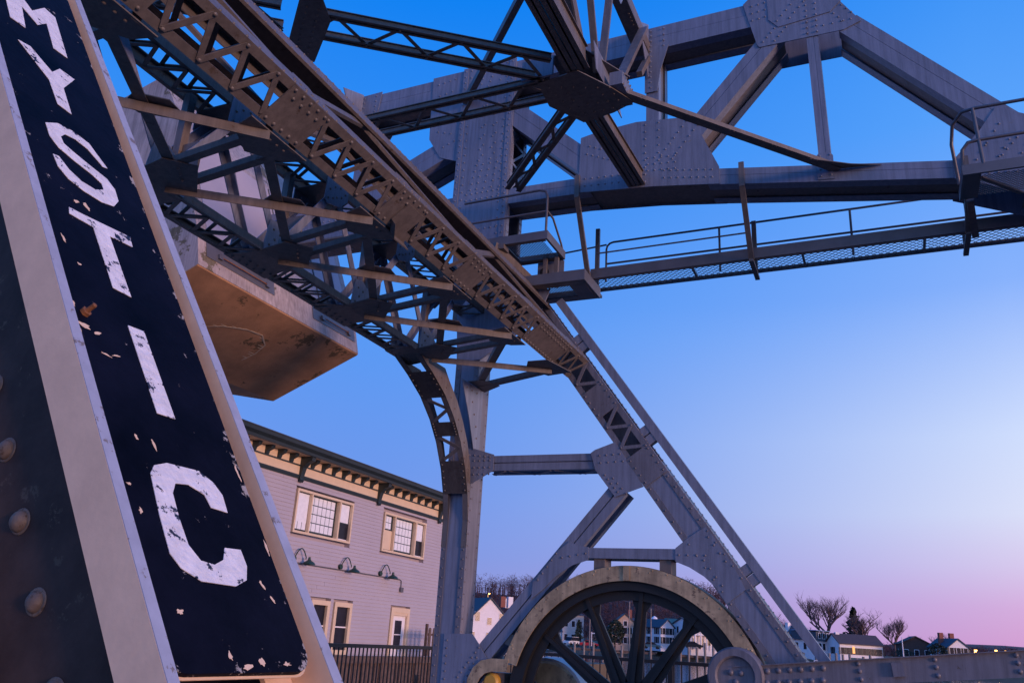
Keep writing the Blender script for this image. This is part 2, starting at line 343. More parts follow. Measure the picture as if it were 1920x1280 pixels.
gusset(ft, 'gusset_plate', [(-6.92, 1.6), (-6.4, 1.62), (-6.28, 1.48), (-6.10, 1.24), (-6.25, 1.02), (-6.55, .55), (-6.6, -.3), (-6.92, -.3)], Yn - .012)
for z in (4.24, 4.36, 4.48, 4.6): RV.row((-6.8, Yn - .012, z), (-6.3, Yn - .012, z if z < 4.5 else z - .06), .11, -Y_)
for z, x0, x1 in ((4.5, -4.3, -3.95), (4.38, -4.28, -3.9)): RV.row((x0, Yn - .012, z), (x1, Yn - .012, z + .02), .11, -Y_)
for d in (0, .14): RV.row((-4.2 + d, Yn - .012, 4.18 - d*.4), (-3.98 + d, Yn - .012, 3.9 - d*.2), .1, -Y_)
for d in (0, .15): RV.row((-6.27 - d*.2, Yn - .012, 1.42 - d), (-6.62 + d*.5, Yn - .012, .95 - d), .1, -Y_)
RV.row((-6.86, Yn - .012, 1.5), (-6.86, Yn - .012, .2), .12, -Y_)
# arch strut over the wheel, with curved brackets
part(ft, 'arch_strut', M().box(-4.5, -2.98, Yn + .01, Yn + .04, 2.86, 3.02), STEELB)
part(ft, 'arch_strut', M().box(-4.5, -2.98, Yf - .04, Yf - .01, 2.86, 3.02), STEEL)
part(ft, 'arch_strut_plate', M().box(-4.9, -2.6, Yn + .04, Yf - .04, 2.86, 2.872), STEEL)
gusset(ft, 'curved_bracket', [(-4.45, 3.03), (-4.66, 3.06), (-4.76, 3.12), (-4.95, 2.98), (-5.38, 2.46), (-5.40, 2.2), (-5.2, 2.36), (-4.98, 2.57), (-4.72, 2.74), (-4.45, 2.83)], Yn - .004, m=STEELB)
gusset(ft, 'curved_bracket', [(-3.05, 3.03), (-2.86, 3.18), (-2.58, 3.36), (-2.2, 2.82), (-2.02, 2.45), (-2.3, 2.24), (-2.45, 2.47), (-2.62, 2.62), (-2.84, 2.75), (-3.05, 2.83)], Yn - .004)
for s in ((-5.0, 2.92, -5.3, 2.5), (-4.9, 2.86, -4.5, 2.93), (-3.0, 2.93, -2.6, 2.93), (-2.62, 2.86, -2.36, 2.5), (-2.55, 3.2, -2.3, 2.85)):
    RV.row((s[0], Yn - .004, s[1]), (s[2], Yn - .004, s[3]), .13, -Y_)
RV.row((-4.4, Yn + .1, 2.86), (-3.1, Yn + .1, 2.86), .075, -Z_, .016)
for x in (-4.28, -3.22): part(ft, 'hanger_block', M().box(x - .09, x + .09, Yn + .05, Yf - .08, 2.62, 2.86), STEEL)
part(ft, 'rivets', RV, STEELM, 'stuff')
# channel rail carried on brackets along the upper face of the leg
rail = thing('leg_rail', 'thin grey channel rail running on brackets along the upper edge of the raking leg', 'rail', (-2, 13.2, 3))
part(rail, 'channel', M().bar(LP(-1.9, 0, 13.14), LP(7.15, 0, 13.14), CD, .13, .27, 0, .16, Y_), STEELB)
for s in (-.2 + 2.05*0 + 1.62, 4.1, 6.2):
    mm = M()
    for d in ((-.16, -.012), (.012, .16)): mm.prism([LP(s + d[0], .0, 13.15), LP(s + d[1], .0, 13.15), LP(s + d[1], .14, 13.15), LP(s + d[0], .14, 13.15)], (0, .14, 0))
    part(rail, 'bracket', mm, STEELB)
# ------------------------------------------------------------------ near tower (only its raking leg is in view)
RN = M()
nt_ = thing('bridge_tower', 'near steel tower leg with edges tinted as if warmly lit and large round rivets, carrying the navy sign', 'bridge tower', (-1.2, 1.4, 0))
sl = lambda s: .033*s
def NL(s, c, y): return LP(s, c, y + (.033 + .025*(y - 1.24))*s)
def nbar(c0, c1, y0, y1, s0=-1.8, s1=5.6):
    mm = M(); a = [NL(s0, c0, y0), NL(s0, c1, y0), NL(s0, c1, y1), NL(s0, c0, y1)]; b = [NL(s1, c0, y0), NL(s1, c1, y0), NL(s1, c1, y1), NL(s1, c0, y1)]
    mm.add(a + b, [[3, 2, 1, 0], [4, 5, 6, 7], [0, 1, 5, 4], [1, 2, 6, 5], [2, 3, 7, 6], [3, 0, 4, 7]]); return mm
part(nt_, 'flange_lip', nbar(-.105, .006, 1.232, 1.262), LIP)
part(nt_, 'flange_lip', nbar(-.105, .006, 1.735, 1.772), LIP)
EDGE = mat('sky_tinted_flange_edge', (.36, .38, .47), .5, var=.12, vscale=12, spot=(.2, .16, .14), spot_amt=.40, spot_scale=18)  # caps added over the lip fronts, blue sky light put into their colour
part(nt_, 'flange_tint_cap', nbar(.0062, .0085, 1.2325, 1.2615), EDGE); part(nt_, 'flange_tint_cap', nbar(.0062, .0085, 1.7355, 1.7715), EDGE)
part(nt_, 'leg_web', nbar(-.62, -.107, 1.30, 1.315), PLATE)
part(nt_, 'leg_web', nbar(-.62, -.107, 1.70, 1.715), PLATE)
part(nt_, 'flange_angle', nbar(-.106, -.094, 1.262, 1.36), LIP)
part(nt_, 'flange_angle', nbar(-.106, -.094, 1.64, 1.735), LIP)
part(nt_, 'flange_lip', nbar(-.62, -.52, 1.232, 1.262), LIP)
for k in range(3): 
    s = -.9 - .5*k
for k in range(-4, 22):
    s = .39 + .2105*k; rm = M().rivet(NL(s, -.318, 1.30), -Y_, .026*(.94 + .12*((k*37) % 10)/10), 20); rm.lathe([(.031, .0), (.029, .0025), (.024, .003)], NL(s, -.318, 1.2985), -Y_, 20); part(nt_, 'rivet', rm, RIVP)
for k in range(10):
    s = 2.3 + .36*k; part(nt_, 'lacing_bar', M().bar(NL(s, -.115, 1.32 if k % 2 else 1.7), NL(s + .36, -.115, 1.7 if k % 2 else 1.32), LD, -.03, .03, -.01, 0, CD), STEEL)
part(nt_, 'joint_gusset', M().prism([NL(4.35, .02, 1.20), NL(4.35, .02, 2.05), NL(5.0, .02, 2.5), NL(5.6, .02, 2.5), NL(5.6, .02, 1.20)], CD*.014), STEEL)
for k in range(8): RN.row(NL(4.45 + .14*k, .034, 1.3), NL(4.45 + .14*k, .034, 2.0), .12, CD, .02)
post(nt_, .75, 1.22, RN)
part(nt_, 'rivets', RN, LIP, 'stuff')

# ------------------------------------------------------------------ the sign
sg = thing('name_sign', 'tall navy sign with flaking white capitals reading MYSTIC down the near tower leg', 'sign', tuple(NL(0, 0, 1.45)))
def SP(y, s, c=0): return LP(s, c, y)
lefty = lambda s: 1.238 + .033*s; righty = lambda s: 1.692 + .046*s
out = []
for k in range(7): a = math.pi + math.pi/2*k/6; out.append((1.30 + .058*math.cos(a), .085 + .058*math.sin(a)))
for k in range(7): a = -math.pi/2 + math.pi/2*k/6; out.append((1.632 + .058*math.cos(a), .085 + .058*math.sin(a)))
out += [(righty(3.3), 3.3), (lefty(3.3), 3.3)]
board = part(sg, 'board', M().prism([SP(y, s, -.012) for y, s in out], CD*.012), NAVY)
part(sg, 'board_edge', M().prism([SP(y, s, -.016) for y, s in [(1.2995 + (y - 1.2995)*1.0, s) for y, s in [(y + (.006 if y > 1.6 else -.003)*(s < .2), s - .005*(s < .2)) for y, s in out[:14]] + [(1.72, .5), (1.25, .5)]]], CD*.003), LIP)
def letter(name, polys):
    mm = M()
    for p in polys: mm.prism([SP(y, s, .0004) for y, s in p], CD*.0016)
    return part(sg, name, mm, WHITE)
letter('letter_m', [[(1.437, 2.54), (1.497, 2.54), (1.52, 2.72), (1.572, 2.652), (1.628, 2.732), (1.612, 2.54), (1.672, 2.54), (1.697, 2.862), (1.652, 2.878), (1.570, 2.752), (1.512, 2.878), (1.462, 2.868)]])
letter('letter_y', [[(1.437, 2.392), (1.487, 2.408), (1.553, 2.318), (1.602, 2.392), (1.664, 2.388), (1.582, 2.248), (1.572, 2.082), (1.52, 2.092), (1.522, 2.238)]])
letter('letter_s', [[(1.652, 1.850), (1.632, 1.842), (1.588, 1.900), (1.545, 1.915), (1.502, 1.905), (1.478, 1.872), (1.480, 1.838), (1.508, 1.822), (1.560, 1.800), (1.628, 1.775), (1.648, 1.735), (1.643, 1.672), (1.610, 1.622), (1.560, 1.605), (1.495, 1.610), (1.445, 1.630), (1.418, 1.672), (1.415, 1.728), (1.437, 1.735), (1.462, 1.690), (1.500, 1.662), (1.550, 1.660), (1.590, 1.690), (1.592, 1.722), (1.560, 1.745), (1.500, 1.765), (1.450, 1.790), (1.428, 1.832), (1.430, 1.902), (1.485, 1.950), (1.545, 1.962), (1.605, 1.948)]])
letter('letter_t', [[(1.398, 1.437), (1.405, 1.470), (1.452, 1.472), (1.631, 1.489), (1.624, 1.438), (1.536, 1.430), (1.532, 1.168), (1.470, 1.172), (1.478, 1.432)]])
letter('letter_i', [[(1.476, 1.03), (1.532, 1.034), (1.528, .722), (1.468, .722)]])
letter('letter_c', [[(1.375, .515), (1.395, .542), (1.44, .560), (1.545, .562), (1.583, .535), (1.600, .500), (1.594, .447), (1.540, .452), (1.533, .488), (1.488, .508), (1.445, .502), (1.425, .470), (1.418, .400), (1.418, .330), (1.440, .292), (1.480, .286), (1.515, .303), (1.535, .338), (1.590, .340), (1.590, .295), (1.570, .255), (1.525, .235), (1.42, .238), (1.372, .265), (1.353, .300), (1.360, .400)]])
fr = random.Random(5)
def flake(y, s, a, b, ang=0, name='paint_flake'):
    q = []
    for k in range(13):
        t = 2*math.pi*(k + fr.uniform(-.3, .3))/13; rr = fr.uniform(.35, .95); u, v = a*rr*math.cos(t), b*rr*math.sin(t); q.append((y + u*math.cos(ang) - v*math.sin(ang), s + u*math.sin(ang) + v*math.cos(ang)))
    part(sg, name, M().prism([SP(p, w_, .0003) for p, w_ in q], CD*.0006), LIP)
for y, s, a, b, g in ((1.445, 1.525, .016, .010, .3), (1.483, 1.527, .012, .022, .2), (1.345, 1.30, .006, .022, .1), (1.372, 1.21, .009, .006, 0), (1.30, 1.03, .012, .02, .3), (1.32, .955, .024, .012, -.3), (1.355, .945, .016, .006, .5), (1.30, .93, .006, .016, .2), (1.395, .885, .022, .004, .35), (1.36, .875, .022, .004, -.2),
        (1.475, .040, .026, .009, .1), (1.52, .052, .014, .014, .6), (1.33, .16, .013, .009, .2), (1.31, .40, .006, .012, 0), (1.37, .62, .006, .013, .2), (1.43, .065, .008, .016, .1), (1.64, .21, .006, .02, .5), (1.62, .25, .007, .018, .4), (1.30, .47, .008, .006, 0), (1.6, .045, .02, .008, .1), (1.42, .61, .006, .024, .15), (1.268, .30, .008, .03, 0), (1.262, .52, .006, .05, 0), (1.70, .60, .006, .04, 0), (1.695, .36, .007, .03, 0)):
    flake(y, s, a, b, g)
bl = M(); bl.lathe([(.0, .0), (.014, .0), (.014, .010), (.007, .011), (.007, .034), (.005, .036), (0, .036)], SP(1.332, 1.005, .0), CD + Y_*.1, 6); part(sg, 'bolt', bl, RUST)

# ------------------------------------------------------------------ portal frames between the towers
def laced_chord(par, rv, o, u, v, w, d, y0, y1, battens, pitch, m=STEEL, fl=.085, back=True, rows=True, lw=.027):
    """twin-channel chord along Y. o = one edge of the laced face, u across the face (width w), v into the member (depth d)."""
    o, u, v = V(o), V(u).normalized(), V(v).normalized(); P = lambda y, a, b: o + u*a + v*b + Y_*y
    for e, sg_ in ((0, 1), (w, -1)):
        mm = M(); a0, a1 = sorted((e, e + sg_*.012))
        mm.prism([P(y0, a0, 0), P(y0, a1, 0), P(y0, a1, d), P(y0, a0, d)], Y_*(y1 - y0))
        a0, a1 = sorted((e + sg_*.012, e + sg_*fl))
        for b0, b1 in ((0, .012), (d - .012, d)): mm.prism([P(y0, a0, b0), P(y0, a1, b0), P(y0, a1, b1), P(y0, a0, b1)], Y_*(y1 - y0))
        part(par, 'chord_channel', mm, m)
    for b0, b1 in battens:
        part(par, 'batten_plate', M().prism([P(b0, .004, 0), P(b0, w - .004, 0), P(b1, w - .004, 0), P(b1, .004, 0)], v*-.013), m)
        if rows:
            for a in (.045, w - .045): rv.row(P(b0 + .05, a, -.013), P(b1 - .05, a, -.013), .105, -v, .02)
            rv.row(P(b0 + .10, w - .12, -.013), P(b1 - .10, w - .12, -.013), .115, -v, .02)
    edges = [y0] + [e for b in battens for e in b] + [y1]
    bars = []
    for i in range(0, len(edges), 2):
        a, b = edges[i], edges[i + 1]; n = max(1, int(round((b - a)/(pitch/2))))
        for k in range(n):
            ya, yb = a + (b - a)*k/n, a + (b - a)*(k + 1)/n; f = k % 2
            ea, eb = (.045, w - .045) if f else (w - .045, .045)
            part(par, 'lacing_bar', M().bar(P(ya, ea, 0), P(yb, eb, 0), Y_, -lw, lw, -.010 - .005*f, -.001, v), m)
            if rows: rv.rivet(P(ya, ea, -.013), -v, .021)
            if back: bars.append((P(ya, eb, d), P(yb, ea, d)))
    if back:
        for p, q in bars: part(par, 'back_lacing_bar', M().bar(p, q, Y_, -lw, lw, 0, .01, v), m)
RP = M()
p1 = thing('portal_frame', 'brown riveted lattice girder crossing overhead from the near sign leg to the far raking leg', 'portal frame', (-4.5, 7.2, 6.1))
O1 = V((-4.54, 0, 6.16))
bat = [(2.95, 3.5), (4.88, 5.42), (6.79, 7.34), (8.55, 9.08), (10.95, 12.2)]
laced_chord(p1, RP, O1 - CD*.46, CD, LD, .46, .26, 1.85, 13.0, bat, .42)
# top chord of the raking portal and the web members between
for c0 in (0, -.45):
    mm = M(); mm.prism([O1 + CD*(c0 - .012) + LD*1.36, O1 + CD*c0 + LD*1.36, O1 + CD*c0 + LD*1.72, O1 + CD*(c0 - .012) + LD*1.72], Y_*0 + Y_*.001) if 0 else None
def leg_plane(s, c, y): return O1 + LD*s + CD*c + Y_*y
for c0, c1, l0, l1 in ((-.012, 0, 1.30, 1.85), (-.46, -.448, 1.30, 1.85), (-.447, -.013, 1.80, 1.812)):
    part(p1, 'top_chord_plate', M().prism([leg_plane(l0, c0, 1.9), leg_plane(l0, c1, 1.9), leg_plane(l1, c1, 1.9), leg_plane(l1, c0, 1.9)], Y_*11.1), STEEL)
for l0 in (1.30,): part(p1, 'top_chord_flange', M().prism([leg_plane(l0 - .012, -.012, 1.9), leg_plane(l0 - .012, .022, 1.9), leg_plane(l0, .022, 1.9), leg_plane(l0, -.012, 1.9)], Y_*11.1), STEEL)
pan = [3.2, 5.15, 7.0, 8.75, 10.75, 12.5]
for i in range(len(pan) - 1):
    a, b = pan[i], pan[i + 1]; sa, sb = (.2, 1.4) if i % 2 else (1.4, .2)
    for c0 in (-.05, -.41):
        part(p1, 'web_diagonal', M().bar(leg_plane(sa, c0, a), leg_plane(sb, c0, b), LD, -.05, .05, -.02, .02, CD), STEEL)
for y in pan: part(p1, 'web_gusset', M().prism([leg_plane(.05, -.015, y - .3), leg_plane(.05, -.015, y + .3), leg_plane(.34, -.015, y + .12), leg_plane(.34, -.015, y - .12)], CD*.012), STEEL); RP.row(leg_plane(.12, -.003, y - .22), leg_plane(.12, -.003, y + .22), .09, CD)
RP.row(leg_plane(.03, 0, 2), leg_plane(.03, 0, 12.9), .16, CD, .017); RP.row(leg_plane(1.8, 0, 2), leg_plane(1.8, 0, 12.9), .14, CD, .018); RP.row(leg_plane(1.45, 0, 2), leg_plane(1.45, 0, 12.9), .14, CD, .018)
# bent clip under the middle splice
mm = M(); mm.prism([leg_plane(-.015, -.10, 7.02), leg_plane(-.015, -.36, 7.02), leg_plane(-.015, -.50, 7.19), leg_plane(-.015, -.50, 7.49), leg_plane(-.015, -.36, 7.36), leg_plane(-.015, -.10, 7.36)], LD*-.012)
mm.prism([leg_plane(-.027, -.36, 7.02), leg_plane(-.027, -.50, 7.19), leg_plane(-.13, -.50, 7.19), leg_plane(-.13, -.36, 7.02)], Y_*.012)
mm.prism([leg_plane(-.027, -.50, 7.19), leg_plane(-.13, -.50, 7.19), leg_plane(-.13, -.50, 7.49), leg_plane(-.027, -.50, 7.49)], CD*.012); part(p1, 'bent_clip', mm, STEEL)
part(p1, 'rivets', RP, STEEL, 'stuff')

RQ = M()
p2 = thing('portal_frame', 'slender lattice portal with a curved knee brace sweeping down onto the far vertical post', 'portal frame', (-6.85, 7.2, 5.8))
nodes = [3.4, 5.42, 7.25, 9.1, 11.0]
laced_chord(p2, RQ, (-7.12, 0, 5.79), X_, Z_, .52, .10, 1.3, 10.9, [(3.1, 3.75), (5.12, 5.72), (6.98, 7.58), (8.82, 9.42), (10.6, 11.1)], .42, fl=.06, rows=False, lw=.024)
laced_chord(p2, RQ, (-7.12, 0, 7.26), X_, Z_, .52, .17, 1.3, 13.0, [(2.2, 2.6), (4.2, 4.6), (6.1, 6.62), (7.98, 8.48), (9.84, 10.34), (11.7, 12.2)], .42, fl=.06, rows=False, lw=.024)
for y in nodes:
    for x in (-6.598, -7.135):
        part(p2, 'lower_gusset', M().prism([yz(p, x) for p in [(y - .24, 5.80), (y - .24, 5.92), (y - .2, 6.22), (y - .02, 6.25), (y + .3, 6.06), (y + .3, 5.80)]], X_*.012), STEELB)
    for k, z in ((-.16, 5.9), (-.08, 6.0), (.0, 6.1), (.14, 6.0), (-.12, 6.12), (.2, 5.92)): RQ.rivet((-6.586, y + k, z), X_, .019)
for y in (4.45, 6.36, 8.23, 10.09, 11.95):
    for x in (-6.598, -7.135):
        part(p2, 'upper_gusset', M().prism([yz(p, x) for p in [(y - .24, 7.36), (y - .25, 7.02), (y - .18, 6.97), (y + .1, 7.05), (y + .25, 7.2), (y + .25, 7.36)]], X_*.012), STEELB)
    for k, z in ((-.18, 7.06), (-.08, 7.1), (.0, 7.15), (.1, 7.2), (-.16, 7.2), (-.06, 7.28), (.06, 7.32), (.18, 7.28)): RQ.rivet((-6.586, y + k, z), X_, .019)
tops = [4.45, 6.36, 8.23, 10.09, 11.95]
for i, y in enumerate(nodes):
    for yt in tops:
        if abs(yt - y) < 1.2:
            for x in (-6.615, -7.08):
                mm = M(); sgn = 1 if yt > y else -1
                mm.bar((x, y + .06*sgn, 6.0), (x, yt - .08*sgn, 7.15), X_, -.008, .008, -.055, .055)
                mm.bar((x, y + .06*sgn, 6.0), (x, yt - .08*sgn, 7.15), X_, -.07 if x > -7 else .0, .0 if x > -7 else .07, .04, .055)
                part(p2, 'web_diagonal', mm, STEELB)
# dark gusset plates on the underside of both chords, where the bracing meets
for y in (3.3, 5.3, 7.2, 9.0, 10.9):
    part(p2, 'lateral_gusset', M().prism([(-6.66, y - .2, 5.776), (-6.60, y + .32, 5.776), (-6.34, y + .36, 5.776), (-5.98, y - .02, 5.81), (-6.22, y - .26, 5.81)], Z_*.012), STEEL)
    part(p2, 'lateral_gusset', M().prism([(-7.13, y - .26, 5.776), (-7.13, y + .5, 5.776), (-6.66, y + .36, 5.776), (-6.66, y - .2, 5.776)], Z_*.012), STEEL)
    for k in range(5): RQ.rivet((-7.06, y - .18 + .13*k, 5.776), -Z_, .022); RQ.rivet((-6.95, y - .12 + .13*k, 5.776), -Z_, .022)
    for k in range(3): RQ.rivet((-6.3 + .07*k, y + .1 - .1*k, 5.78), -Z_, .02)
# the curved knee
kc = [(10.85, 5.80), (11.35, 5.60), (11.82, 5.36), (12.2, 5.06), (12.5, 4.72), (12.75, 4.3), (12.90, 3.9), (12.985, 3.45), (12.99, 3.0)]
ki = [(11.75, 5.80), (11.95, 5.62), (12.26, 5.38), (12.53, 5.08), (12.77, 4.74), (12.94, 4.34), (12.992, 4.0), (12.995, 3.45), (12.996, 3.0)]
for x in (-6.65, -7.12):
    mm = M(); mm.prism([yz(p, x) for p in kc] + [yz(p, x) for p in ki[::-1]], X_*.012); part(p2, 'knee_web', mm, STEEL)
for x0, x1 in ((-7.12, -7.02), (-6.738, -6.638)):
    mm = M()
    for i in range(len(kc) - 1): mm.add([V((x, kc[j][0], kc[j][1])) for j in (i, i + 1) for x in (x0, x1)], [[0, 1, 3, 2]])
    for i in range(len(kc) - 1): mm.add([V((x, kc[j][0] + .012, kc[j][1] + .008)) for j in (i, i + 1) for x in (x0, x1)], [[0, 2, 3, 1]])
    part(p2, 'knee_flange', mm, STEEL)
part(p2, 'knee_gusset', M().prism([yz(p, -6.634) for p in [(12.35, 5.80), (13.2, 5.80), (13.2, 4.75), (13.02, 4.6), (12.72, 5.2)]], X_*.012), STEELB)
for yy, zz in ((12.55, 5.7), (12.75, 5.7), (12.95, 5.7), (12.8, 5.5), (12.9, 5.3), (13.0, 5.1), (13.05, 4.9)): RQ.rivet((-6.622, yy, zz), X_, .019)
def kpt(t):
    t = max(0, min(len(kc) - 1.001, t)); i = int(t); f = t - i
    return (kc[i][0]*(1 - f) + kc[i + 1][0]*f, kc[i][1]*(1 - f) + kc[i + 1][1]*f)
for a, b in ((.9, 2.1), (3.15, 3.75), (4.7, 6.0)):
    mm = M(); n = 4
    for k in range(n):
        q0, q1 = kpt(a + (b - a)*k/n), kpt(a + (b - a)*(k + 1)/n)
        mm.add([V((x, q[0] - .012, q[1] - .008)) for q in (q0, q1) for x in (-7.1, -6.65)], [[0, 1, 3, 2], [0, 2, 3, 1]])
    part(p2, 'knee_batten', mm, STEEL)
    for k in range(5):
        q = kpt(a + (b - a)*(k + .5)/5)
        for x in (-7.07, -6.68): RQ.rivet((x, q[0] - .012, q[1] - .008), (0, -.7, -.7), .018)
for a, b in ((2.1, 2.62), (2.62, 3.15), (3.75, 4.25), (4.25, 4.7)):
    q0, q1 = kpt(a), kpt(b); f = (a in (2.1, 3.75)); part(p2, 'knee_lacing', M().bar((-7.07 if f else -6.69, *q0), (-6.69 if f else -7.07, *q1), X_, -.03, .03, -.012, 0), STEEL)
for i in range(1, len(kc) - 1):
    q, r_ = kc[i], ki[i]; RQ.rivet((-6.638, (q[0]+r_[0])/2, (q[1] + r_[1])/2), X_, .017); q2, r2 = kc[i + 1], ki[i + 1]; RQ.rivet((-6.638, (q[0]+r_[0]+q2[0]+r2[0])/4, (q[1] + r_[1]+q2[1]+r2[1])/4), X_, .017)
part(p2, 'rivets', RQ, STEEL, 'stuff')

# lateral bracing between the two portals
RB = M()
lb = thing('lateral_bracing', 'row of crossed steel angles and struts laid flat between the two lattice portals overhead', 'bracing', (-5.7, 7.2, 5.85))
zb = 5.85
gy1 = [3.3, 5.2, 6.95, 8.85, 10.75]; gy2 = [3.4, 5.42, 7.25, 9.15, 11.05]
def angle(par, name, p, q, side, m=STEEL, h=.085, wv=.085):
    p, q = V(p), V(q); mm = M(); mm.bar(p, q, Z_, 0, .010, -wv/2, wv/2); a = (q - p).normalized(); s = Z_.cross(a).normalized()
    if s.dot(side) < 0: s = -s
    mm.bar(p, q, Z_, -h, .0, wv/2 - .01, wv/2, s); return part(par, name, mm, m)
for i, (a, b) in enumerate(zip(gy1, gy2)):
    mm = M(); p, q = V((-6.35, b - .05, zb - .03)), V((-4.95, a + .05, zb + .01))
    strut_side = (q - p).normalized()
    for off in (-.17, .17): mm.bar(p + Y_*off, q + Y_*off, Z_, -.0, .07, -.045, .045)
    part(lb, 'strut', mm, STEEL)
    part(lb, 'end_gusset', M().prism([(-4.93, a - .38, zb + .025), (-4.93, a + .42, zb + .025), (-5.15, a + .36, zb + .02), (-5.38, a + .05, zb + .01), (-5.2, a - .3, zb + .02)], Z_*-.012), STEEL)
    for k in range(4): RB.rivet((-5.02, a - .12 + .1*k, zb + .012), -Z_, .02)
    if i + 1 < len(gy1):
        a2, b2 = gy1[i + 1], gy2[i + 1]
        angle(lb, 'diagonal_angle', (-6.6, b + .06, zb - .045), (-4.95, a2 - .1, zb + .005), V((1, -1, 0)))
        mm = M(); mm.bar((-5.25, a + .24, zb + .012), (-6.26, b2 - .22, zb - .02), Z_, 0, .012, -.055, .055); mm.bar((-5.25, a + .24, zb + .02), (-6.26, b2 - .22, zb - .01), Z_, 0, .07, -.055, -.043); part(lb, 'cross_angle', mm, STEEL)
        cx = V((-5.70, (a + b2)/2 + .03, zb + .026)); part(lb, 'crossing_plate', M().prism([cx + V(o) for o in ((-.2, -.12, 0), (0, -.2, 0), (.22, .0, 0), (.18, .2, 0), (0, .2, 0), (-.2, .05, 0))], Z_*-.010), STEEL)
        RB.rivet(cx + V((.02, .03, -.025)), -Z_, .022)
angle(lb, 'diagonal_angle', (-6.6, 11.2, zb - .045), (-4.98, 12.4, zb + .005), V((1, -1, 0)))
mm = M(); mm.bar((-5.25, 11.0, zb), (-6.6, 12.95, zb - .02), Z_, 0, .012, -.06, .06); mm.bar((-5.25, 11.0, zb + .01), (-6.6, 12.95, zb - .01), Z_, 0, .07, -.06, -.048); part(lb, 'cross_angle', mm, STEEL)
mm = M(); mm.bar((-6.6, 13.0, zb - .04), (-4.9, 12.45, zb), Z_, 0, .08, -.06, .06); part(lb, 'strut', mm, STEEL)
part(lb, 'end_gusset', M().prism([(-6.64, 12.6, zb - .03), (-6.64, 13.3, zb - .03), (-6.2, 13.0, zb - .03), (-6.35, 12.6, zb - .03)], Z_*.012), STEEL)
part(lb, 'end_gusset', M().prism([(-4.85, 11.9, zb), (-4.7, 12.6, zb), (-5.15, 12.7, zb), (-5.4, 12.3, zb), (-5.2, 11.9, zb)], Z_*.012), STEEL)
part(lb, 'rivets', RB, STEEL, 'stuff')
# upright connecting members seen between the portals (sway plates)
for k, (a, b) in enumerate(zip(gy1, gy2)):
    part(p2, 'sway_plate', M().box(-7.06, -6.66, b + .45, b + .475, 6.25, 6.62), STEEL)
    mm = M(); mm.box(-7.1, -6.66, b + .42, b + .52, 5.92, 7.3) if 0 else mm.bar((-7.0, b + .46, 5.9), (-7.0, b + .46, 7.3), X_, -.05, .05, -.05, .05); part(p2, 'web_post', mm, STEEL)

# ------------------------------------------------------------------ balance truss on top of the far tower
RT = M(); T0, T1 = 13.0, 13.72
tr = thing('balance_truss', 'big peaked riveted steel truss standing above the far tower against the blue sky', 'truss', (-4, 13.4, 9.4))
def tmember(name, p, q, w, under=True, m=STEELB, y0=T0, y1=T1, seam=True, top=True):
    p, q = V((p[0], 0, p[1])), V((q[0], 0, q[1])); a = (q - p).normalized(); n = V((-a.z, 0, a.x))
    if n.z < 0: n = -n
    mm = M()
    for y, sg_ in ((y0, 1), (y1, -1)):
        mm.bar(p + Y_*y, q + Y_*y, n, -w/2, w/2, sg_*.014, sg_*.04, Y_)
        if seam:
            mm.bar(p + Y_*y, q + Y_*y, n, -w/2, .018, 0, sg_*.014, Y_)
            mm.bar(p + Y_*y, q + Y_*y, n, .026, w/2, sg_*.004, sg_*.014, Y_)
    part(tr, name, mm, m)
    if top: part(tr, name + '_cover', M().bar(p + Y_*(y0 + .041), q + Y_*(y0 + .041), n, w/2 - .02, w/2 + .004, 0, y1 - y0 - .082, Y_), m)
    mm = M()
    for y, sg_ in ((y0, 1), (y1, -1)): mm.bar(p + Y_*(y + sg_*.04), q + Y_*(y + sg_*.04), n, -w/2 + .001, -w/2 + .014, 0, sg_*.16, Y_)
    L = (q - p).length; k = max(1, int(L/.55))
    for i in range(k): mm.bar(p.lerp(q, (i + .2)/k) + Y_*(y0 + .2), p.lerp(q, (i + .2)/k) + Y_*(y1 - .2), a, -.16, .16, -.0, .01, n) if 0 else None
    part(tr, name + '_flange', mm, m)
    part(tr, name + '_soffit', M().bar(p + Y_*(y0 + .2), q + Y_*(y0 + .2), n, -w/2 + .03, -w/2 + .042, 0, y1 - y0 - .4, Y_), STEEL)
def tplate(name, poly, y=T0 - .016, t=.016, back=True, m=STEELB):
    part(tr, name, M().prism([xz(p, y) for p in poly], (0, t, 0)), m)
    if back: part(tr, name, M().prism([xz(p, T1) for p in poly], (0, t, 0)), m)
def trow(p, q, step, y=T0 - .016, r=.021): RT.row((p[0], y, p[1]), (q[0], y, q[1]), step, -Y_, r)
def tgrid(p, q, off, n, step, y=T0 - .016, r=.021):
    for k in range(n): trow((p[0] + off[0]*k, p[1] + off[1]*k), (q[0] + off[0]*k, q[1] + off[1]*k), step, y, r)
tmember('top_chord', (-10.9, 12.56), (-1.2, 12.64), .52)
tmember('end_arm', (.05, 12.0), (4.6, 6.72), .40)
tmember('bottom_chord', (-6.35, 9.69), (-4.6, 9.65), .33)
tmember('bottom_chord', (-2.4, 9.40), (1.6, 8.80), .31)
tmember('bottom_chord', (2.3, 8.42), (5.0, 7.65), .34)
tmember('bottom_chord', (-12.6, 9.62), (-7.4, 9.66), .40)
tmember('diagonal', (-2.75, 10.28), (-1.15, 12.15), .38)
tmember('diagonal', (-6.3, 11.62), (-4.5, 9.95), .46)
tmember('diagonal', (-7.5, 11.2), (-10.9, 9.7), .46)
tmember('vertical', (-3.42, 10.0), (-3.42, 12.6), .24, seam=False)
tmember('vertical', (-.48, 9.0), (-.55, 12.1), .19)
tmember('vertical', (-9.95, 9.7), (-9.95, 12.6), .2, seam=False)
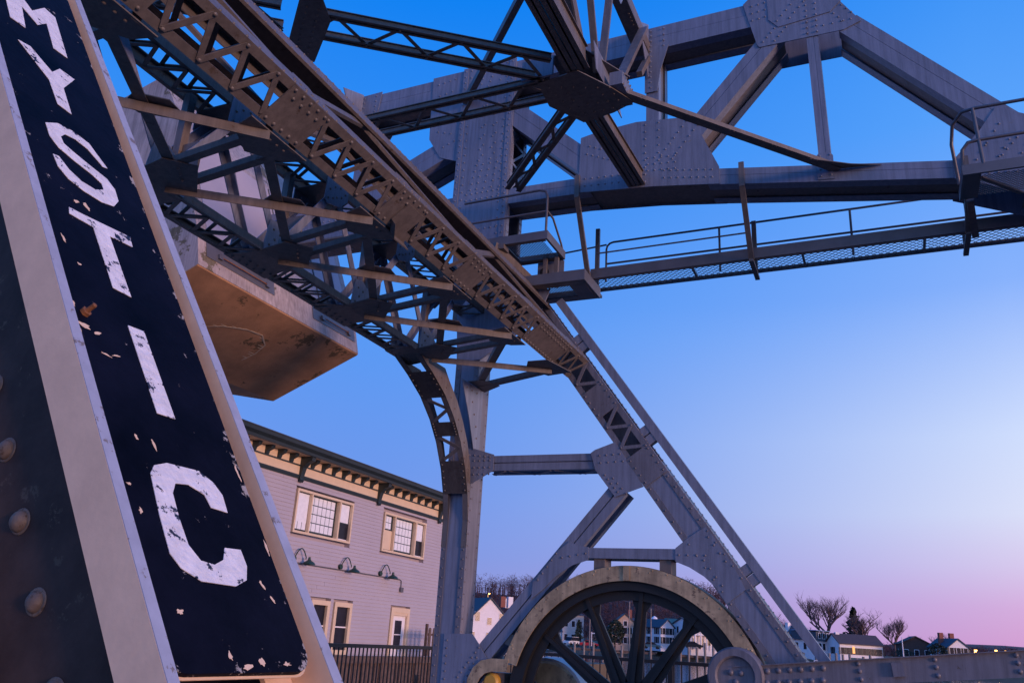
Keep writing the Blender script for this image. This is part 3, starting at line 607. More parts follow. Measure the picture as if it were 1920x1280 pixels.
# pivot post
tplate('pivot_post_plate', [(-7.5, 8.72), (-6.3, 8.72), (-6.28, 12.92), (-7.5, 12.94)], T0 - .03, .03)
part(tr, 'post_side_plate', M().box(-7.5, -7.46, T0 + .001, T1, 8.72, 12.9), STEELB)
for y in (T0 + .002, T1 - .12): part(tr, 'post_angle', M().box(-6.32, -6.285, y, y + .12, 8.72, 12.5), STEELB)
part(tr, 'post_diaphragm', M().box(-6.9, -6.88, T0 + .02, T1 - .02, 8.72, 12.8), BLACK)
mm = M()
for k, (z0, z1) in enumerate(((9.9, 10.5), (10.5, 11.0), (11.0, 11.55))):
    mm.bar((-6.3, T0 + .08, z0), (-6.3, T1 - .08, z1), X_, -.005, .01, -.025, .025); mm.box(-6.31, -6.29, T0 + .06, T1 - .06, z0 - .03, z0 + .03)
part(tr, 'post_lacing', mm, STEELB)
for x in (-7.44, -6.36): part(tr, 'post_edge_angle', M().box(x - .06 if x > -7 else x - .05, x + .05 if x > -7 else x + .06, T0 - .045, T0 - .0305, 8.8, 12.9), STEELB); RT.row((x, T0 - .045, 8.9), (x, T0 - .045, 12.85), .14, -Y_, .021); RT.row((x + (.13 if x < -7 else -.12), T0 - .03, 8.9), (x + (.13 if x < -7 else -.12), T0 - .03, 12.85), .17, -Y_, .021)
for y in (T0 + .03, T0 + .09, T1 - .09, T1 - .03): RT.row((-6.285, y, 8.8), (-6.285, y, 12.4), .15, X_, .019)
for k in range(4): trow((-7.15 + .22*k, 12.1 + .16*(k % 2)), (-7.0 + .22*k, 12.7), .13, T0 - .03)
for z in (9.05, 9.2, 9.72, 9.86): trow((-7.2, z), (-6.5, z + .0), .125, T0 - .03)
for x in (-7.12, -6.98, -6.82, -6.66): trow((x, 9.95), (x + .1, 10.5), .14, T0 - .03)
for x in (-6.98, -6.72): trow((x, 10.6), (x + .02, 11.9), .24, T0 - .03); trow((x + .07, 10.72), (x + .09, 11.9), .24, T0 - .03)
tplate('post_gusset', [(-8.25, 12.9), (-7.5, 12.9), (-7.5, 10.7), (-7.9, 10.86), (-8.2, 11.35), (-8.22, 11.75)])
for p, q in (((-8.1, 12.7), (-7.7, 12.75)), ((-8.05, 12.4), (-7.75, 12.45)), ((-8.1, 11.8), (-7.8, 11.7)), ((-8.0, 11.5), (-7.7, 11.4)), ((-7.85, 11.1), (-7.6, 11.2))): trow(p, q, .14)
tplate('end_gusset', [(-10.2, 12.86), (-9.55, 12.88), (-9.62, 12.3), (-9.78, 12.0), (-9.84, 11.3), (-10.1, 11.3)])
part(tr, 'sway_stub', M().prism([(-10.05, T0 - .02, 12.9), (-10.05, T0 - .02, 11.6), (-10.05, T0 - .75, 12.6)], X_*.014), STEELB)
trow((-10.0, 11.4), (-10.0, 12.8), .13); trow((-9.7, 12.4), (-9.7, 12.8), .14)
# land-side joint plates near the counterweight
tplate('land_gusset', [(-12.9, 9.40), (-9.4, 9.40), (-9.3, 9.85), (-10.1, 10.35), (-11.4, 10.25), (-12.9, 10.2)])
tgrid((-12.0, 9.52), (-9.6, 9.52), (0, .14), 3, .15)
part(tr, 'cover_plate', M().box(-12.8, -9.3, T0 - .016, T1 + .016, 9.36, 9.40), STEEL)
for y in (T0 + .06, T0 + .2, T1 - .2, T1 - .06): RT.row((-12.6, y, 9.36), (-9.4, y, 9.36), .2, -Z_, .022)
# river-side joint, lower
gl = [(-4.83, 9.50), (-4.81, 10.68), (-4.5, 10.74), (-3.72, 10.80), (-2.95, 10.72), (-2.62, 10.52), (-2.22, 9.56), (-2.22, 9.22), (-3.4, 9.38)]
tplate('lower_gusset', gl)
part(tr, 'joint_soffit', M().prism([xz(p, T0 + .002) for p in [(-4.83, 9.54), (-3.4, 9.42), (-2.22, 9.26), (-2.22, 9.275), (-3.4, 9.435), (-4.83, 9.555)]], (0, .716, 0)), STEEL)
tgrid((-4.7, 9.62), (-3.65, 9.56), (0, .15), 2, .125); tgrid((-3.2, 9.52), (-2.35, 9.38), (.0, .15), 2, .125)
tgrid((-4.68, 10.3), (-3.9, 9.95), (.05, .16), 2, .13); tgrid((-3.25, 10.0), (-2.78, 10.62), (.2, -.12), 2, .125); tgrid((-3.5, 9.72), (-3.0, 9.68), (0, .13), 3, .13)
trow((-3.55, 9.5), (-3.55, 10.7), .15); trow((-3.3, 9.9), (-3.3, 10.7), .15)
# peak
pk = [(-1.70, 12.90), (-1.48, 11.93), (-1.44, 11.88), (-.02, 11.87), (.26, 11.98), (-.18, 12.72), (-.62, 13.22), (-1.3, 13.28)]
tplate('peak_gusset', pk)
tplate('peak_splice_plate', [(-1.28, 13.2), (-1.26, 12.42), (-1.1, 12.22), (-.22, 12.3), (-.02, 12.5), (-.3, 12.9), (-.62, 13.2)], T0 - .030, .014, False)
tgrid((-1.55, 12.5), (-1.32, 12.52), (0, .16), 3, .12); tgrid((-1.2, 12.9), (-.2, 12.95), (0, .15), 2, .125, T0 - .03); tgrid((-1.12, 12.36), (-.7, 12.84), (.22, .0), 2, .125, T0 - .03)
tgrid((-1.38, 11.98), (-1.1, 12.3), (.2, -.03), 2, .11); trow((-.62, 11.95), (-.62, 12.8), .13, T0 - .03); trow((-.46, 11.95), (-.46, 12.8), .13, T0 - .03)
tgrid((-.25, 12.7), (.12, 12.2), (-.14, -.14), 2, .12); trow((-.35, 12.05), (.1, 12.06), .13)
tplate('foot_gusset', [(-.62, 9.0), (-.36, 8.98), (-.36, 9.42), (-.42, 9.5), (-.58, 9.5), (-.64, 9.42)])
for x in (-.57, -.41): trow((x, 9.06), (x, 9.44), .12)
# river-end joint
rg = [(1.36, 8.66), (1.36, 8.98), (1.78, 9.44), (2.04, 9.80), (2.5, 9.55), (3.4, 8.6), (3.6, 7.7), (2.4, 8.2)]
tplate('river_gusset', rg)
for k in range(3): trow((1.75 + .28*k, 9.05 - .1*k), (2.05 + .28*k, 9.5 - .2*k), .13); trow((1.6 + .3*k, 8.8), (1.85 + .3*k, 9.2), .17)
trow((1.45, 8.72), (2.3, 8.62), .13)
tplate('peak_knee', [(-3.56, 12.42), (-3.28, 12.42), (-3.1, 12.4), (-3.26, 11.86), (-3.32, 11.4), (-3.56, 11.4)], T0 - .016, .016, False)
trow((-3.45, 11.5), (-3.45, 12.8), .12); trow((-3.2, 12.4), (-3.2, 12.8), .13)
part(tr, 'rivets', RT, STEELB, 'stuff')

# counterweight
cw = thing('counterweight', 'huge tilted concrete counterweight block hanging beyond the lattice girders', 'counterweight', (-13.5, 13.2, 9.5))
prof = [(-11.40, 7.82), (-11.56, 8.45), (-12.66, 11.2), (-13.47, 12.54), (-14.46, 12.26), (-16.6, 11.6), (-17.0, 8.6), (-15.47, 7.12), (-13.76, 6.80)]
part(cw, 'block', M().prism([xz(p, 10.53) for p in prof], (0, 5.34, 0)), CONC)
UNDER = mat('warm_lit_concrete', (.46, .25, .13), .85, var=.25, vscale=1.5, bump=.35, bscale=25, spot=(.15, .10, .05), spot_amt=.42, spot_scale=.9)  # brown is warm lamp light painted onto the underside
part(cw, 'soffit', M().prism([xz(p, 10.525) for p in [(-11.41, 7.819), (-11.42, 7.79), (-13.76, 6.78), (-15.47, 7.10), (-15.47, 7.118), (-13.76, 6.798)]], (0, 5.35, 0)), UNDER)  # skin added over the block's underside to carry the warm-lit colour
def und(x, y):
    a, b = V((-11.42, 0, 7.79)), V((-13.76, 0, 6.78)); return V((x, y, a.z + (x - a.x)/(b.x - a.x)*(b.z - a.z)))
rgc = random.Random(8); mm = M(); path = [(-12.7, 12.0), (-12.4, 12.4), (-12.2, 12.9), (-12.15, 13.35), (-12.35, 13.7), (-12.7, 13.8), (-13.0, 13.75)]; nn_ = V((.396, 0, -.918))
for (x0, y0), (x1, y1) in zip(path, path[1:]):
    for k in range(5):
        p = und(x0 + (x1 - x0)*k/5, y0 + (y1 - y0)*k/5) + nn_*.004; q = und(x0 + (x1 - x0)*(k + 1)/5, y0 + (y1 - y0)*(k + 1)/5) + nn_*.004; e = rgc.uniform(.015, .04)
        mm.bar(p, q, nn_, 0, .006, -e*.4, e*.5)
        if rgc.random() < .6: t = p + V((-.02, rgc.uniform(-.25, -.05), .005)); mm.bar(p, t, nn_, 0, .005, -.008, .008)
part(cw, 'lime_crust', mm, mat('lime_crust', (.55, .45, .33), .9), 'stuff')
def cwp(t, y, off=0):                                          # a point on the sloping river-side face
    a, b = V((-11.56, 0, 8.45)), V((-12.66, 0, 11.2)); n = V((b.z - a.z, 0, a.x - b.x)).normalized()
    return a.lerp(b, t) + Y_*y + n*off
def cwl(t, y, off=0):
    a, b = V((-11.40, 0, 7.82)), V((-11.56, 0, 8.45)); n = V((b.z - a.z, 0, a.x - b.x)).normalized()
    return a.lerp(b, t) + Y_*y + n*off
for y0, y1 in ((10.75, 12.75), (14.1, 15.75)):
    part(cw, 'steel_hatch', M().prism([cwl(.42, y0, .002), cwl(.42, y1, .002), cwl(.99, y1, .002), cwl(.99, y0, .002)], (.012, 0, 0)), GALV)
    part(cw, 'hatch_bar', M().tube([cwl(.62, y0 + .35, .05), cwl(.62, y1 - .25, .05)], .013, 6), RUST)
    for yy in (y0 + .35, y1 - .25): part(cw, 'hatch_latch', M().prism([cwl(.55, yy - .05, .015), cwl(.55, yy + .05, .015), cwl(.7, yy + .05, .015), cwl(.7, yy - .05, .015)], (.05, 0, 0)), GALV)
part(cw, 'river_panel', M().prism([cwp(.05, 10.8, .002), cwp(.05, 15.6, .002), cwp(.95, 15.6, .002), cwp(.95, 10.8, .002)], (.02, 0, .008)), SIDING)
for y in (12.0, 13.2, 14.4): part(cw, 'panel_rib', M().prism([cwp(.05, y, .024), cwp(.05, y + .03, .024), cwp(.95, y + .03, .024), cwp(.95, y, .024)], (.02, 0, .008)), STEEL)

# ------------------------------------------------------------------ overhead lateral bracing between the trusses (the star)
RS = M(); zs = 9.42
st = thing('overhead_bracing', 'dark star of steel struts meeting at one riveted plate high over the roadway', 'bracing', (-3.7, 10.1, 9.4))
zs2 = zs + .02
part(st, 'hub_plate', M().prism([(-4.28, 9.62, zs), (-3.62, 9.52, zs), (-3.28, 10.05, zs), (-3.05, 10.52, zs), (-3.42, 10.68, zs), (-3.95, 10.78, zs), (-4.32, 10.2, zs)], Z_*.016), STEEL)
part(st, 'hub_plate', M().prism([(-4.1, 9.6, zs + .42), (-3.55, 9.6, zs + .42), (-3.1, 10.45, zs + .42), (-3.3, 10.75, zs + .42), (-4.1, 10.6, zs + .42)], Z_*.016), STEEL)
for k in range(6): RS.row((-4.15 + .17*k, 9.75 + .06*k, zs), (-4.0 + .15*k, 10.55, zs), .2, -Z_, .022)
def double_strut(par, p, q, gap, h, m=STEEL, w=.055, lace=True, name='strut', hz=True):
    """two angle members side by side (gap apart, level) joined by lacing, each with upright leg h"""
    p, q = V(p), V(q); a = (q - p).normalized(); s = Z_.cross(a).normalized(); L = (q - p).length
    for sg_ in (-1, 1):
        mm = M(); o = s*(gap/2*sg_)
        mm.bar(p + o, q + o, Z_, 0, .012, -w, w, s); mm.bar(p + o, q + o, Z_, 0, h, -.012*0 - .012, .012, s); mm.bar(p + o, q + o, Z_, h - .012, h, -w*.6, w*.6, s)
        part(par, name + '_angle', mm, m)
    if lace:
        n = max(2, int(L/.42)); o = s*gap/2
        for k in range(n):
            t0, t1 = k/n, (k + 1)/n; f = 1 if k % 2 else -1
            part(par, 'lacing_bar', M().bar(p.lerp(q, t0) + o*f + Z_*.02, p.lerp(q, t1) - o*f + Z_*.02, Z_, 0, .010, -.028, .028), m); RS.rivet(p.lerp(q, t0) + o*f, -Z_, .02)
double_strut(st, (-4.05, 9.40, zs2), (-6.85, 7.33, zs2), .46, .12)
double_strut(st, (-7.1, 7.15, zs2), (-10.2, 4.9, zs2), .46, .16)
double_strut(st, (-4.1, 9.86, zs2), (-9.2, 9.86, zs2), .44, .12)
double_strut(st, (-3.62, 9.55, zs2), (-3.62, 1.0, zs2), .19, .40, w=.085, lace=False, name='cross_strut')
double_strut(st, (-3.78, 10.7, zs2), (-3.70, 13.0, zs2), .17, .30, w=.075, lace=False, name='cross_strut')
double_strut(st, (-4.1, 10.5, zs2), (-6.0, 12.6, zs2 + .1), .22, .14, w=.05)
mm = M(); mm.bar((-3.15, 10.35, zs + .02), (-.30, 13.0, 9.12), Z_, 0, .012, -.08, .08); mm.bar((-3.15, 10.35, zs + .02), (-.30, 13.0, 9.12), Z_, .012, .13, -.012, .012); part(st, 'diagonal_tee', mm, STEEL)
for k in range(5): RS.row(V((-3.15, 10.35, zs + .02)).lerp(V((-.3, 13, 9.12)), .06 + .2*k) + V((.05, -.05, 0)), V((-3.15, 10.35, zs + .02)).lerp(V((-.3, 13, 9.12)), .08 + .2*k) + V((.05, -.05, 0)), .08, -Z_, .017)
part(st, 'end_plate', M().prism([(-.7, 12.55, 9.16), (-.45, 12.99, 9.16), (.35, 12.99, 9.10), (-.1, 12.85, 9.12)], Z_*.014), STEEL)
# second star node, far up on the left
part(st, 'node_plate', M().prism([(-6.55, 6.85, zs), (-6.3, 7.0, zs), (-6.45, 7.4, zs), (-7.2, 8.05, zs), (-7.45, 8.0, zs), (-7.45, 7.7, zs)], Z_*.016), STEEL)
for k in range(2): RS.row((-6.6 + .12*k, 7.05 + .1*k, zs), (-7.3 + .12*k, 7.75 + .1*k, zs), .13, -Z_, .022)
double_strut(st, (-6.5, 6.95, zs2), (-4.9, 5.2, zs2), .2, .3, lace=False, name='cross_strut')
double_strut(st, (-7.3, 7.9, zs2), (-9.0, 9.7, zs2), .2, .3, lace=False, name='cross_strut')
# sway frame rising from the hub
def web(name, p, q, w, h, m=STEEL, up=X_): part(st, name, M().bar(p, q, up, -w/2, w/2, -h/2, h/2), m)
zt = 12.3
mm = M(); mm.bar((-3.6, 13.0, zt), (-3.6, 1.0, zt), X_, -.13, .13, -.02, .02); mm.bar((-3.48, 13.0, zt + .02), (-3.48, 1.0, zt + .02), X_, -.01, .01, -.02, .22); part(st, 'top_strut', mm, STEEL)
for y in (2, 3.4, 4.8, 6.2, 7.6, 9, 10.4, 11.8): RS.row((-3.54, y, zt - .02), (-3.54, y + .3, zt - .02), .1, -Z_, .02)
web('sway_diagonal', (-3.66, 9.75, zs + .2), (-3.66, 7.2, zt), .22, .10)
web('sway_diagonal', (-3.56, 9.75, zs + .2), (-3.56, 7.3, zt), .03, .2)
web('sway_post', (-3.45, 9.9, zs + .2), (-3.45, 8.9, zt), .10, .05)
web('sway_diagonal', (-3.4, 10.5, zs + .2), (-3.4, 12.3, zt), .16, .07)
web('sway_diagonal', (-3.5, 10.2, zs + .3), (-3.5, 10.7, zt), .12, .05)
part(st, 'sway_gusset', M().prism([(-3.4, 9.7, zs + .1), (-3.4, 9.55, zs + .5), (-3.4, 10.5, zs + .48), (-3.4, 11.0, zs + .1)], X_*.014), STEELB)
part(st, 'sway_gusset', M().prism([(-3.42, 10.0, zt - .1), (-3.42, 11.2, zt - .1), (-3.42, 10.9, zt - .6), (-3.42, 10.3, zt - .6)], X_*.014), STEELB)
part(st, 'hub_stub', M().box(-3.3, -3.1, 10.05, 10.62, zs + .03, zs + .26), STEELB)
for k in range(5): RS.rivet((-3.08, 10.1 + .1*k, zs + .22), X_, .02); RS.rivet((-3.1, 10.1 + .1*k, zs + .05), X_, .02)
part(st, 'hub_stub', M().box(-4.5, -4.0, 9.5, 9.54, zs + .02, zs + .36), STEELB)
part(st, 'top_brace', M().bar((-3.6, 9.0, zt - .1), (-7.4, 12.9, zt - .3), Z_, 0, .16, -.02, .10), STEEL)
part(st, 'top_brace', M().bar((-3.5, 12.95, zt - .15), (-3.5, 12.4, zt - .9), X_, -.05, .05, -.05, .05), STEEL)
part(st, 'sway_stub', M().prism([(-3.5, 12.97, 12.95), (-3.5, 12.97, 11.7), (-3.5, 12.3, 12.5)], X_*.014), STEELB)
part(st, 'rivets', RS, STEEL, 'stuff')

# ------------------------------------------------------------------ catwalk hung below the truss, platforms
def grating(par, o, a, b, la, lb_, pitch, t=.003, name='grating'):
    """open diamond mesh in the parallelogram o + a*[0,la] + b*[0,lb]"""
    o, a, b = V(o), V(a).normalized(), V(b).normalized(); n = a.cross(b); mm = M()
    k = -lb_
    while k < la:
        for sgn in (1, -1):
            x0, y0, x1, y1 = (k, 0, k + lb_, lb_) if sgn > 0 else (k, lb_, k + lb_, 0)
            if x0 < 0: f = -x0/(x1 - x0); y0 += (y1 - y0)*f; x0 = 0
            if x1 > la: f = (la - x0)/(x1 - x0); y1 = y0 + (y1 - y0)*f; x1 = la
            if x1 - x0 > .01:
                mm.bar(o + a*x0 + b*y0, o + a*x1 + b*y1, n, -.004, .004, -t, t)
        k += pitch
    return part(par, name, mm, GRATE, 'stuff')
cwk = thing('catwalk', 'long narrow steel catwalk with mesh floor and pipe handrails hung under the truss', 'catwalk', (0, 14, 8))
zc = 8.08
def wx(x): return zc + (x + 4.75)*.006
xa, xb = -4.82, 4.6
for y in (13.80, 14.42):
    part(cwk, 'side_channel', M().bar((xa, y, wx(xa)), (xb, y, wx(xb)), Z_, .0, .20 if y < 14 else .07, -.02, .02), GALV)
for y in (13.80, 14.42): part(cwk, 'channel_flange', M().bar((xa, y + (.03 if y < 14 else -.03), wx(xa)), (xb, y + (.03 if y < 14 else -.03), wx(xb)), Z_, -.012, 0, -.025, .025), GALV)
grating(cwk, (xa, 13.84, zc + .03), (1, 0, .006), Y_, xb - xa, .56, .11)
for x in (-4.8, -2.9, -1.0, .9, 2.8): part(cwk, 'cross_bearer', M().box(x - .02, x + .02, 13.82, 14.40, wx(x) - .02, wx(x) + .02), GALV)
def pipe(par, pts, r=.021, name='handrail', m=GALV): return part(par, name, M().tube(pts, r, 8), m)
def loop(x, y, z0, z1, d=.14):
    return [(x, y, z0), (x, y, z1 - d)] + [(x + d*(1 - math.cos(a)), y, z1 - d + d*math.sin(a)) for a in (R(30), R(60), R(90))]
y = 14.42
pipe(cwk, loop(-4.72, y, zc + .2, zc + 1.04) + [(xb, y, zc + 1.06)])
pipe(cwk, [(-4.72, y, zc + .58), (xb, y, zc + .61)])
y = 13.80
pipe(cwk, [(-4.72, y, zc + .52), (-1.85, y, zc + .54)], .016)
for x in (-2.5, -.2, 1.6): pipe(cwk, [(x, 14.42, zc + .15), (x, 14.42, zc + 1.04)], .021, 'rail_post')
pipe(cwk, [(-5.9, 14.42, zc + .92), (-4.72, 14.42, zc + 1.0)], .018)
for x in (-4.84, -1.84, 1.52):
    zt_ = 9.6 if x < -4 else (9.30 if x < 0 else 8.75)
    mm = M(); zc_ = wx(x)
    mm.bar((x, T0 - .05, zt_ + .25), (x, T0 - .05, zt_ - .22), X_, -.045, .045, -.02, .02); mm.bar((x, T0 - .04, zt_ - .20), (x, 13.76, zc_ - .05), X_, -.045, .045, -.03, .03)
    mm.bar((x, 13.70, zc_ - .06), (x, 14.46, zc_ - .10), X_, -.04, .04, -.025, .025); part(cwk, 'hanger', mm, STEEL)
    part(cwk, 'hanger', M().box(x - .04, x + .04, 14.2, 14.26, zc_ - .05, zt_ - .25), STEEL)
sw = thing('end_platform', 'short mesh floored steel platform at the head of the raking leg', 'platform', (-5, 13, 7.6))
zp = 7.58
for y in (12.72, 13.58): part(sw, 'side_channel', M().box(-5.75, -4.55, y - .02, y + .02, zp, zp + .2), GALV)
part(sw, 'side_channel', M().box(-4.59, -4.55, 12.74, 13.56, zp, zp + .2), GALV)
grating(sw, (-5.7, 12.76, zp + .03), X_, Y_, 1.1, .8, .06)
for y in (12.76, 13.54): part(sw, 'floor_strip', M().box(-5.7, -4.6, y - .02, y + .14 if y < 13 else y + .02, zp - .004, zp + .02) if y < 13 else M().box(-5.7, -4.6, y - .14, y + .02, zp - .004, zp + .02), GALV)
part(sw, 'floor_strip', M().box(-4.9, -4.6, 12.9, 13.4, zp - .006, zp + .018), GALV)
for x in (-5.38, -5.16): part(sw, 'support_post', M().box(x - .035, x + .035, 12.86, 12.93, zp, 8.25), STEEL)
part(sw, 'pierced_plate', M().box(-5.62, -5.1, 13.1, 13.12, zp + .1, 8.2), STEELB)
part(sw, 'plate_hole', M().lathe([(0, 0), (.09, 0), (.09, .01), (0, .01)], (-5.48, 13.085, zp + .42), Y_, 16), BLACK)
0 and part(sw, 'toe_block', M().box(-4.75, -4.5, 13.5, 13.62, zp - .12, zp - .01), STEEL)
pf = thing('service_platform', 'small railed steel platform with mesh floor beside the pivot post', 'platform', (-5.6, 12.5, 8.2))
zq = 8.20
part(pf, 'side_channel', M().box(-6.6, -5.05, 12.12, 12.16, zq - .03, zq + .13), GALV)
part(pf, 'side_channel', M().box(-5.09, -5.05, 12.162, 13.02, zq - .03, zq + .13), GALV)
part(pf, 'side_channel', M().box(-6.6, -5.09, 13.0, 13.04, zq - .03, zq + .13), GALV)
grating(pf, (-5.85, 12.26, zq - .01), X_, Y_, .68, .62, .06)
part(pf, 'floor_plate', M().box(-6.6, -5.88, 12.165, 13.0, zq - .02, zq), GRATE)
part(pf, 'floor_plate', M().box(-5.88, -5.12, 12.165, 12.24, zq - .02, zq), GRATE)
part(pf, 'floor_plate', M().box(-5.88, -5.12, 12.9, 13.0, zq - .02, zq), GRATE)
part(pf, 'bearer', M().bar((-6.05, 12.05, zq - .07), (-5.55, 13.4, zq - .55), X_, -.06, .06, -.08, .08), STEEL)
part(pf, 'bearer_clip', M().box(-6.12, -5.86, 12.08, 12.3, zq - .12, zq - .03), STEEL)
pipe(pf, [(-6.75, 12.14, zq + .94), (-5.25, 12.14, zq + .96), (-5.13, 12.14, zq + .92), (-5.09, 12.14, zq + .82), (-5.09, 12.14, zq + .1)], .022)
pipe(pf, [(-6.75, 12.14, zq + .50), (-5.09, 12.14, zq + .52)], .02)
pipe(pf, [(-5.08, 12.14, zq + .52), (-5.07, 12.4, zq + .50), (-5.07, 12.85, zq + .2), (-5.07, 12.95, zq + .08)], .02)
rp_ = thing('river_platform', 'railed steel platform with mesh floor at the river end of the truss', 'platform', (2, 12.5, 8.3))
zr = 8.28
part(rp_, 'side_channel', M().box(1.38, 4.5, 12.18, 12.22, zr - .02, zr + .14), GALV)
part(rp_, 'side_channel', M().box(1.38, 1.42, 12.222, 12.98, zr - .02, zr + .14), GALV)
grating(rp_, (1.62, 12.30, zr), X_, Y_, 2.8, .62, .06)
part(rp_, 'floor_plate', M().box(1.42, 1.62, 12.225, 12.96, zr - .01, zr + .012), GRATE)
part(rp_, 'bearer', M().bar((1.62, 12.3, zr - .02), (2.2, 12.96, zr - .02), Z_, -.03, 0, -.03, .03), STEEL)
pipe(rp_, [(1.38, 12.75, zr + .14), (1.33, 12.6, zr + .75), (1.36, 12.45, zr + 1.0), (1.48, 12.25, zr + 1.07), (1.66, 12.2, zr + 1.07), (4.5, 12.2, zr + 1.09)], .026)
pipe(rp_, [(1.40, 12.3, zr + .12), (1.42, 12.24, zr + .42), (1.50, 12.2, zr + .51), (1.64, 12.2, zr + .53), (4.5, 12.2, zr + .55)], .026)
pipe(rp_, [(1.66, 12.2, zr + .12), (1.62, 12.2, zr + 1.07)], .026, 'rail_post')
part(rp_, 'hanger', M().bar((1.52, 13.0, zr - .02), (1.62, 13.8, 8.02), X_, -.05, .05, -.03, .03), STEEL)

# ------------------------------------------------------------------ bull wheel, guard, connecting rod
WC = V((-3.79, 0, .65))
def wp(r, a, y): return V((WC.x + r*math.cos(a), y, WC.z + r*math.sin(a)))
bw = thing('bull_wheel', 'big black spoked bull wheel at the foot of the far tower', 'wheel', (WC.x, 13.2, WC.z))
mm = M(); K = 96
def ring(mm, r0, r1, y0, y1, a0=0, a1=2*math.pi, K=96):
    full = abs(a1 - a0 - 2*math.pi) < 1e-6; n = K; vs = []
    for k in range(n + 1):
        a = a0 + (a1 - a0)*k/n; vs += [wp(r0, a, y0), wp(r1, a, y0), wp(r1, a, y1), wp(r0, a, y1)]
    fs = []
    for k in range(n):
        for j in range(4): fs.append([4*k + j, 4*k + (j + 1) % 4, 4*k + 4 + (j + 1) % 4, 4*k + 4 + j][::-1])
    if not full: fs += [[0, 1, 2, 3], [4*n + 3, 4*n + 2, 4*n + 1, 4*n]]
    mm.add(vs, fs)
mm = M(); ring(mm, 1.74, 1.95, 13.04, 13.42); ring(mm, 1.60, 1.75, 13.14, 13.20); part(bw, 'rim', mm, BLACK)
mm = M(); mm.lathe([(.16, -.22), (.3, -.22), (.42, -.12), (.42, .12), (.3, .22), (.16, .22)], WC + Y_*13.22, Y_, 40); mm.lathe([(0, -.24), (.16, -.24), (.16, .24), (0, .24)], WC + Y_*13.22, Y_, 24); part(bw, 'hub', mm, BLACK)
for k in range(12):
    a = R(24 + 30*k); d = V((math.cos(a), 0, math.sin(a))); n = V((-math.sin(a), 0, math.cos(a))); mm = M()
    c0 = WC + Y_*13.22
    mm.add([c0 + d*.36 + n*.13 + Y_*s for s in (-.03, .03)] + [c0 + d*1.76 + n*.07 + Y_*s for s in (-.03, .03)] + [c0 + d*1.76 - n*.07 + Y_*s for s in (-.03, .03)] + [c0 + d*.36 - n*.13 + Y_*s for s in (-.03, .03)], [[0, 2, 4, 6], [7, 5, 3, 1], [0, 1, 3, 2], [2, 3, 5, 4], [4, 5, 7, 6], [6, 7, 1, 0]])
    mm.bar(c0 + d*.36, c0 + d*1.76, n, -.03, .03, -.10, .10)
    for sg_ in (1, -1): mm.prism([c0 + d*1.45 + n*.08*sg_ + Y_*-.028, c0 + d*1.72 + n*.22*sg_ + Y_*-.028, c0 + d*1.78 + n*.2*sg_ + Y_*-.028, c0 + d*1.78 + n*.06*sg_ + Y_*-.028], Y_*.056)
    part(bw, 'spoke', mm, BLACK)
gd = thing('wheel_guard', 'worn bronze coloured sheet metal guard arching over the rim of the bull wheel', 'guard', (WC.x, 13.0, 2.7))
mm = M(); ring(mm, 1.875, 2.10, 12.965, 12.98, R(-8), R(163.5), 60); part(gd, 'face_band', mm, GUARD)
mm = M(); ring(mm, 2.085, 2.105, 12.981, 13.46, R(-8), R(163.5), 60); part(gd, 'top_band', mm, BLACK)
rr = M()
for k in range(26):
    a = R(-4 + 6.4*k); rr.rivet(wp(2.07, a, 12.965), -Y_, .014); 
    if k % 2: rr.rivet(wp(2.03, a + .02, 12.965), -Y_, .012)
part(gd, 'rivets', rr, GUARD, 'stuff')
part(gd, 'seam_strip', M().bar(wp(1.88, R(90.5), 12.955), wp(2.1, R(90.5), 12.955), X_, -.05, .05, -.0, .01, -Y_), GUARD)
for a in (35, 155):
    part(gd, 'bracket', M().bar(wp(2.1, R(a), 13.1), wp(2.24, R(a), 13.1), Y_, -.06, .2, -.09, .09), STEEL)
pg = thing('pinion_guard', 'short bent bronze guard over the pinion at the foot of the far post', 'guard', (-6, 13, 1.1))
mm = M(); outp = [(-5.72, 1.27), (-6.02, 1.27), (-6.2, 1.23), (-6.33, 1.12), (-6.42, .95), (-6.46, .6)]; inp = [(-5.74, 1.08), (-6.0, 1.08), (-6.12, 1.04), (-6.2, .97), (-6.25, .88), (-6.28, .6)]
for i in range(5):
    q = [outp[i], outp[i + 1], inp[i + 1], inp[i]]; mm.prism([xz(p, 12.955) for p in q], Y_*.012)
part(pg, 'face_band', mm, GUARD)
mm = M()
for i in range(5): mm.prism([xz(outp[i], 12.968), xz(outp[i + 1], 12.968), xz((outp[i + 1][0] + .012, outp[i + 1][1] - .012), 12.968), xz((outp[i][0], outp[i][1] - .012), 12.968)], Y_*.35)
part(pg, 'top_band', mm, GUARD)
part(pg, 'yellow_cap', M().lathe([(0, 0), (.1, 0), (.13, .04), (.13, .2), (0, .2)], (-6.02, 12.96, .92), Y_, 20), YEL)
part(pg, 'bearing_block', M().box(-6.18, -5.84, 13.1, 13.4, .7, 1.06), STEEL)
dr = thing('gear_drum', 'pale metal drum behind the lower left spokes of the bull wheel', 'drum', (-5.2, 13.7, .4))
part(dr, 'drum_face', M().lathe([(0, 0), (.62, 0), (.66, .03)], (-5.35, 13.62, .62), Y_, 40), GUARD)
part(dr, 'drum_rim', M().lathe([(.66, .03), (.70, .04), (.72, .4), (.66, .45)], (-5.35, 13.62, .62), Y_, 40), SILVER)
cr_ = thing('connecting_rod', 'long grey riveted steel rod pinned to the wheel and reaching out over the river', 'rod', (-2.1, 12.7, 1.3))
a, b = V((-2.15, 12.62, 1.255)), V((4.2, 12.62, 2.005)); ax = (b - a).normalized(); nn = V((-ax.z, 0, ax.x)); mm = M()
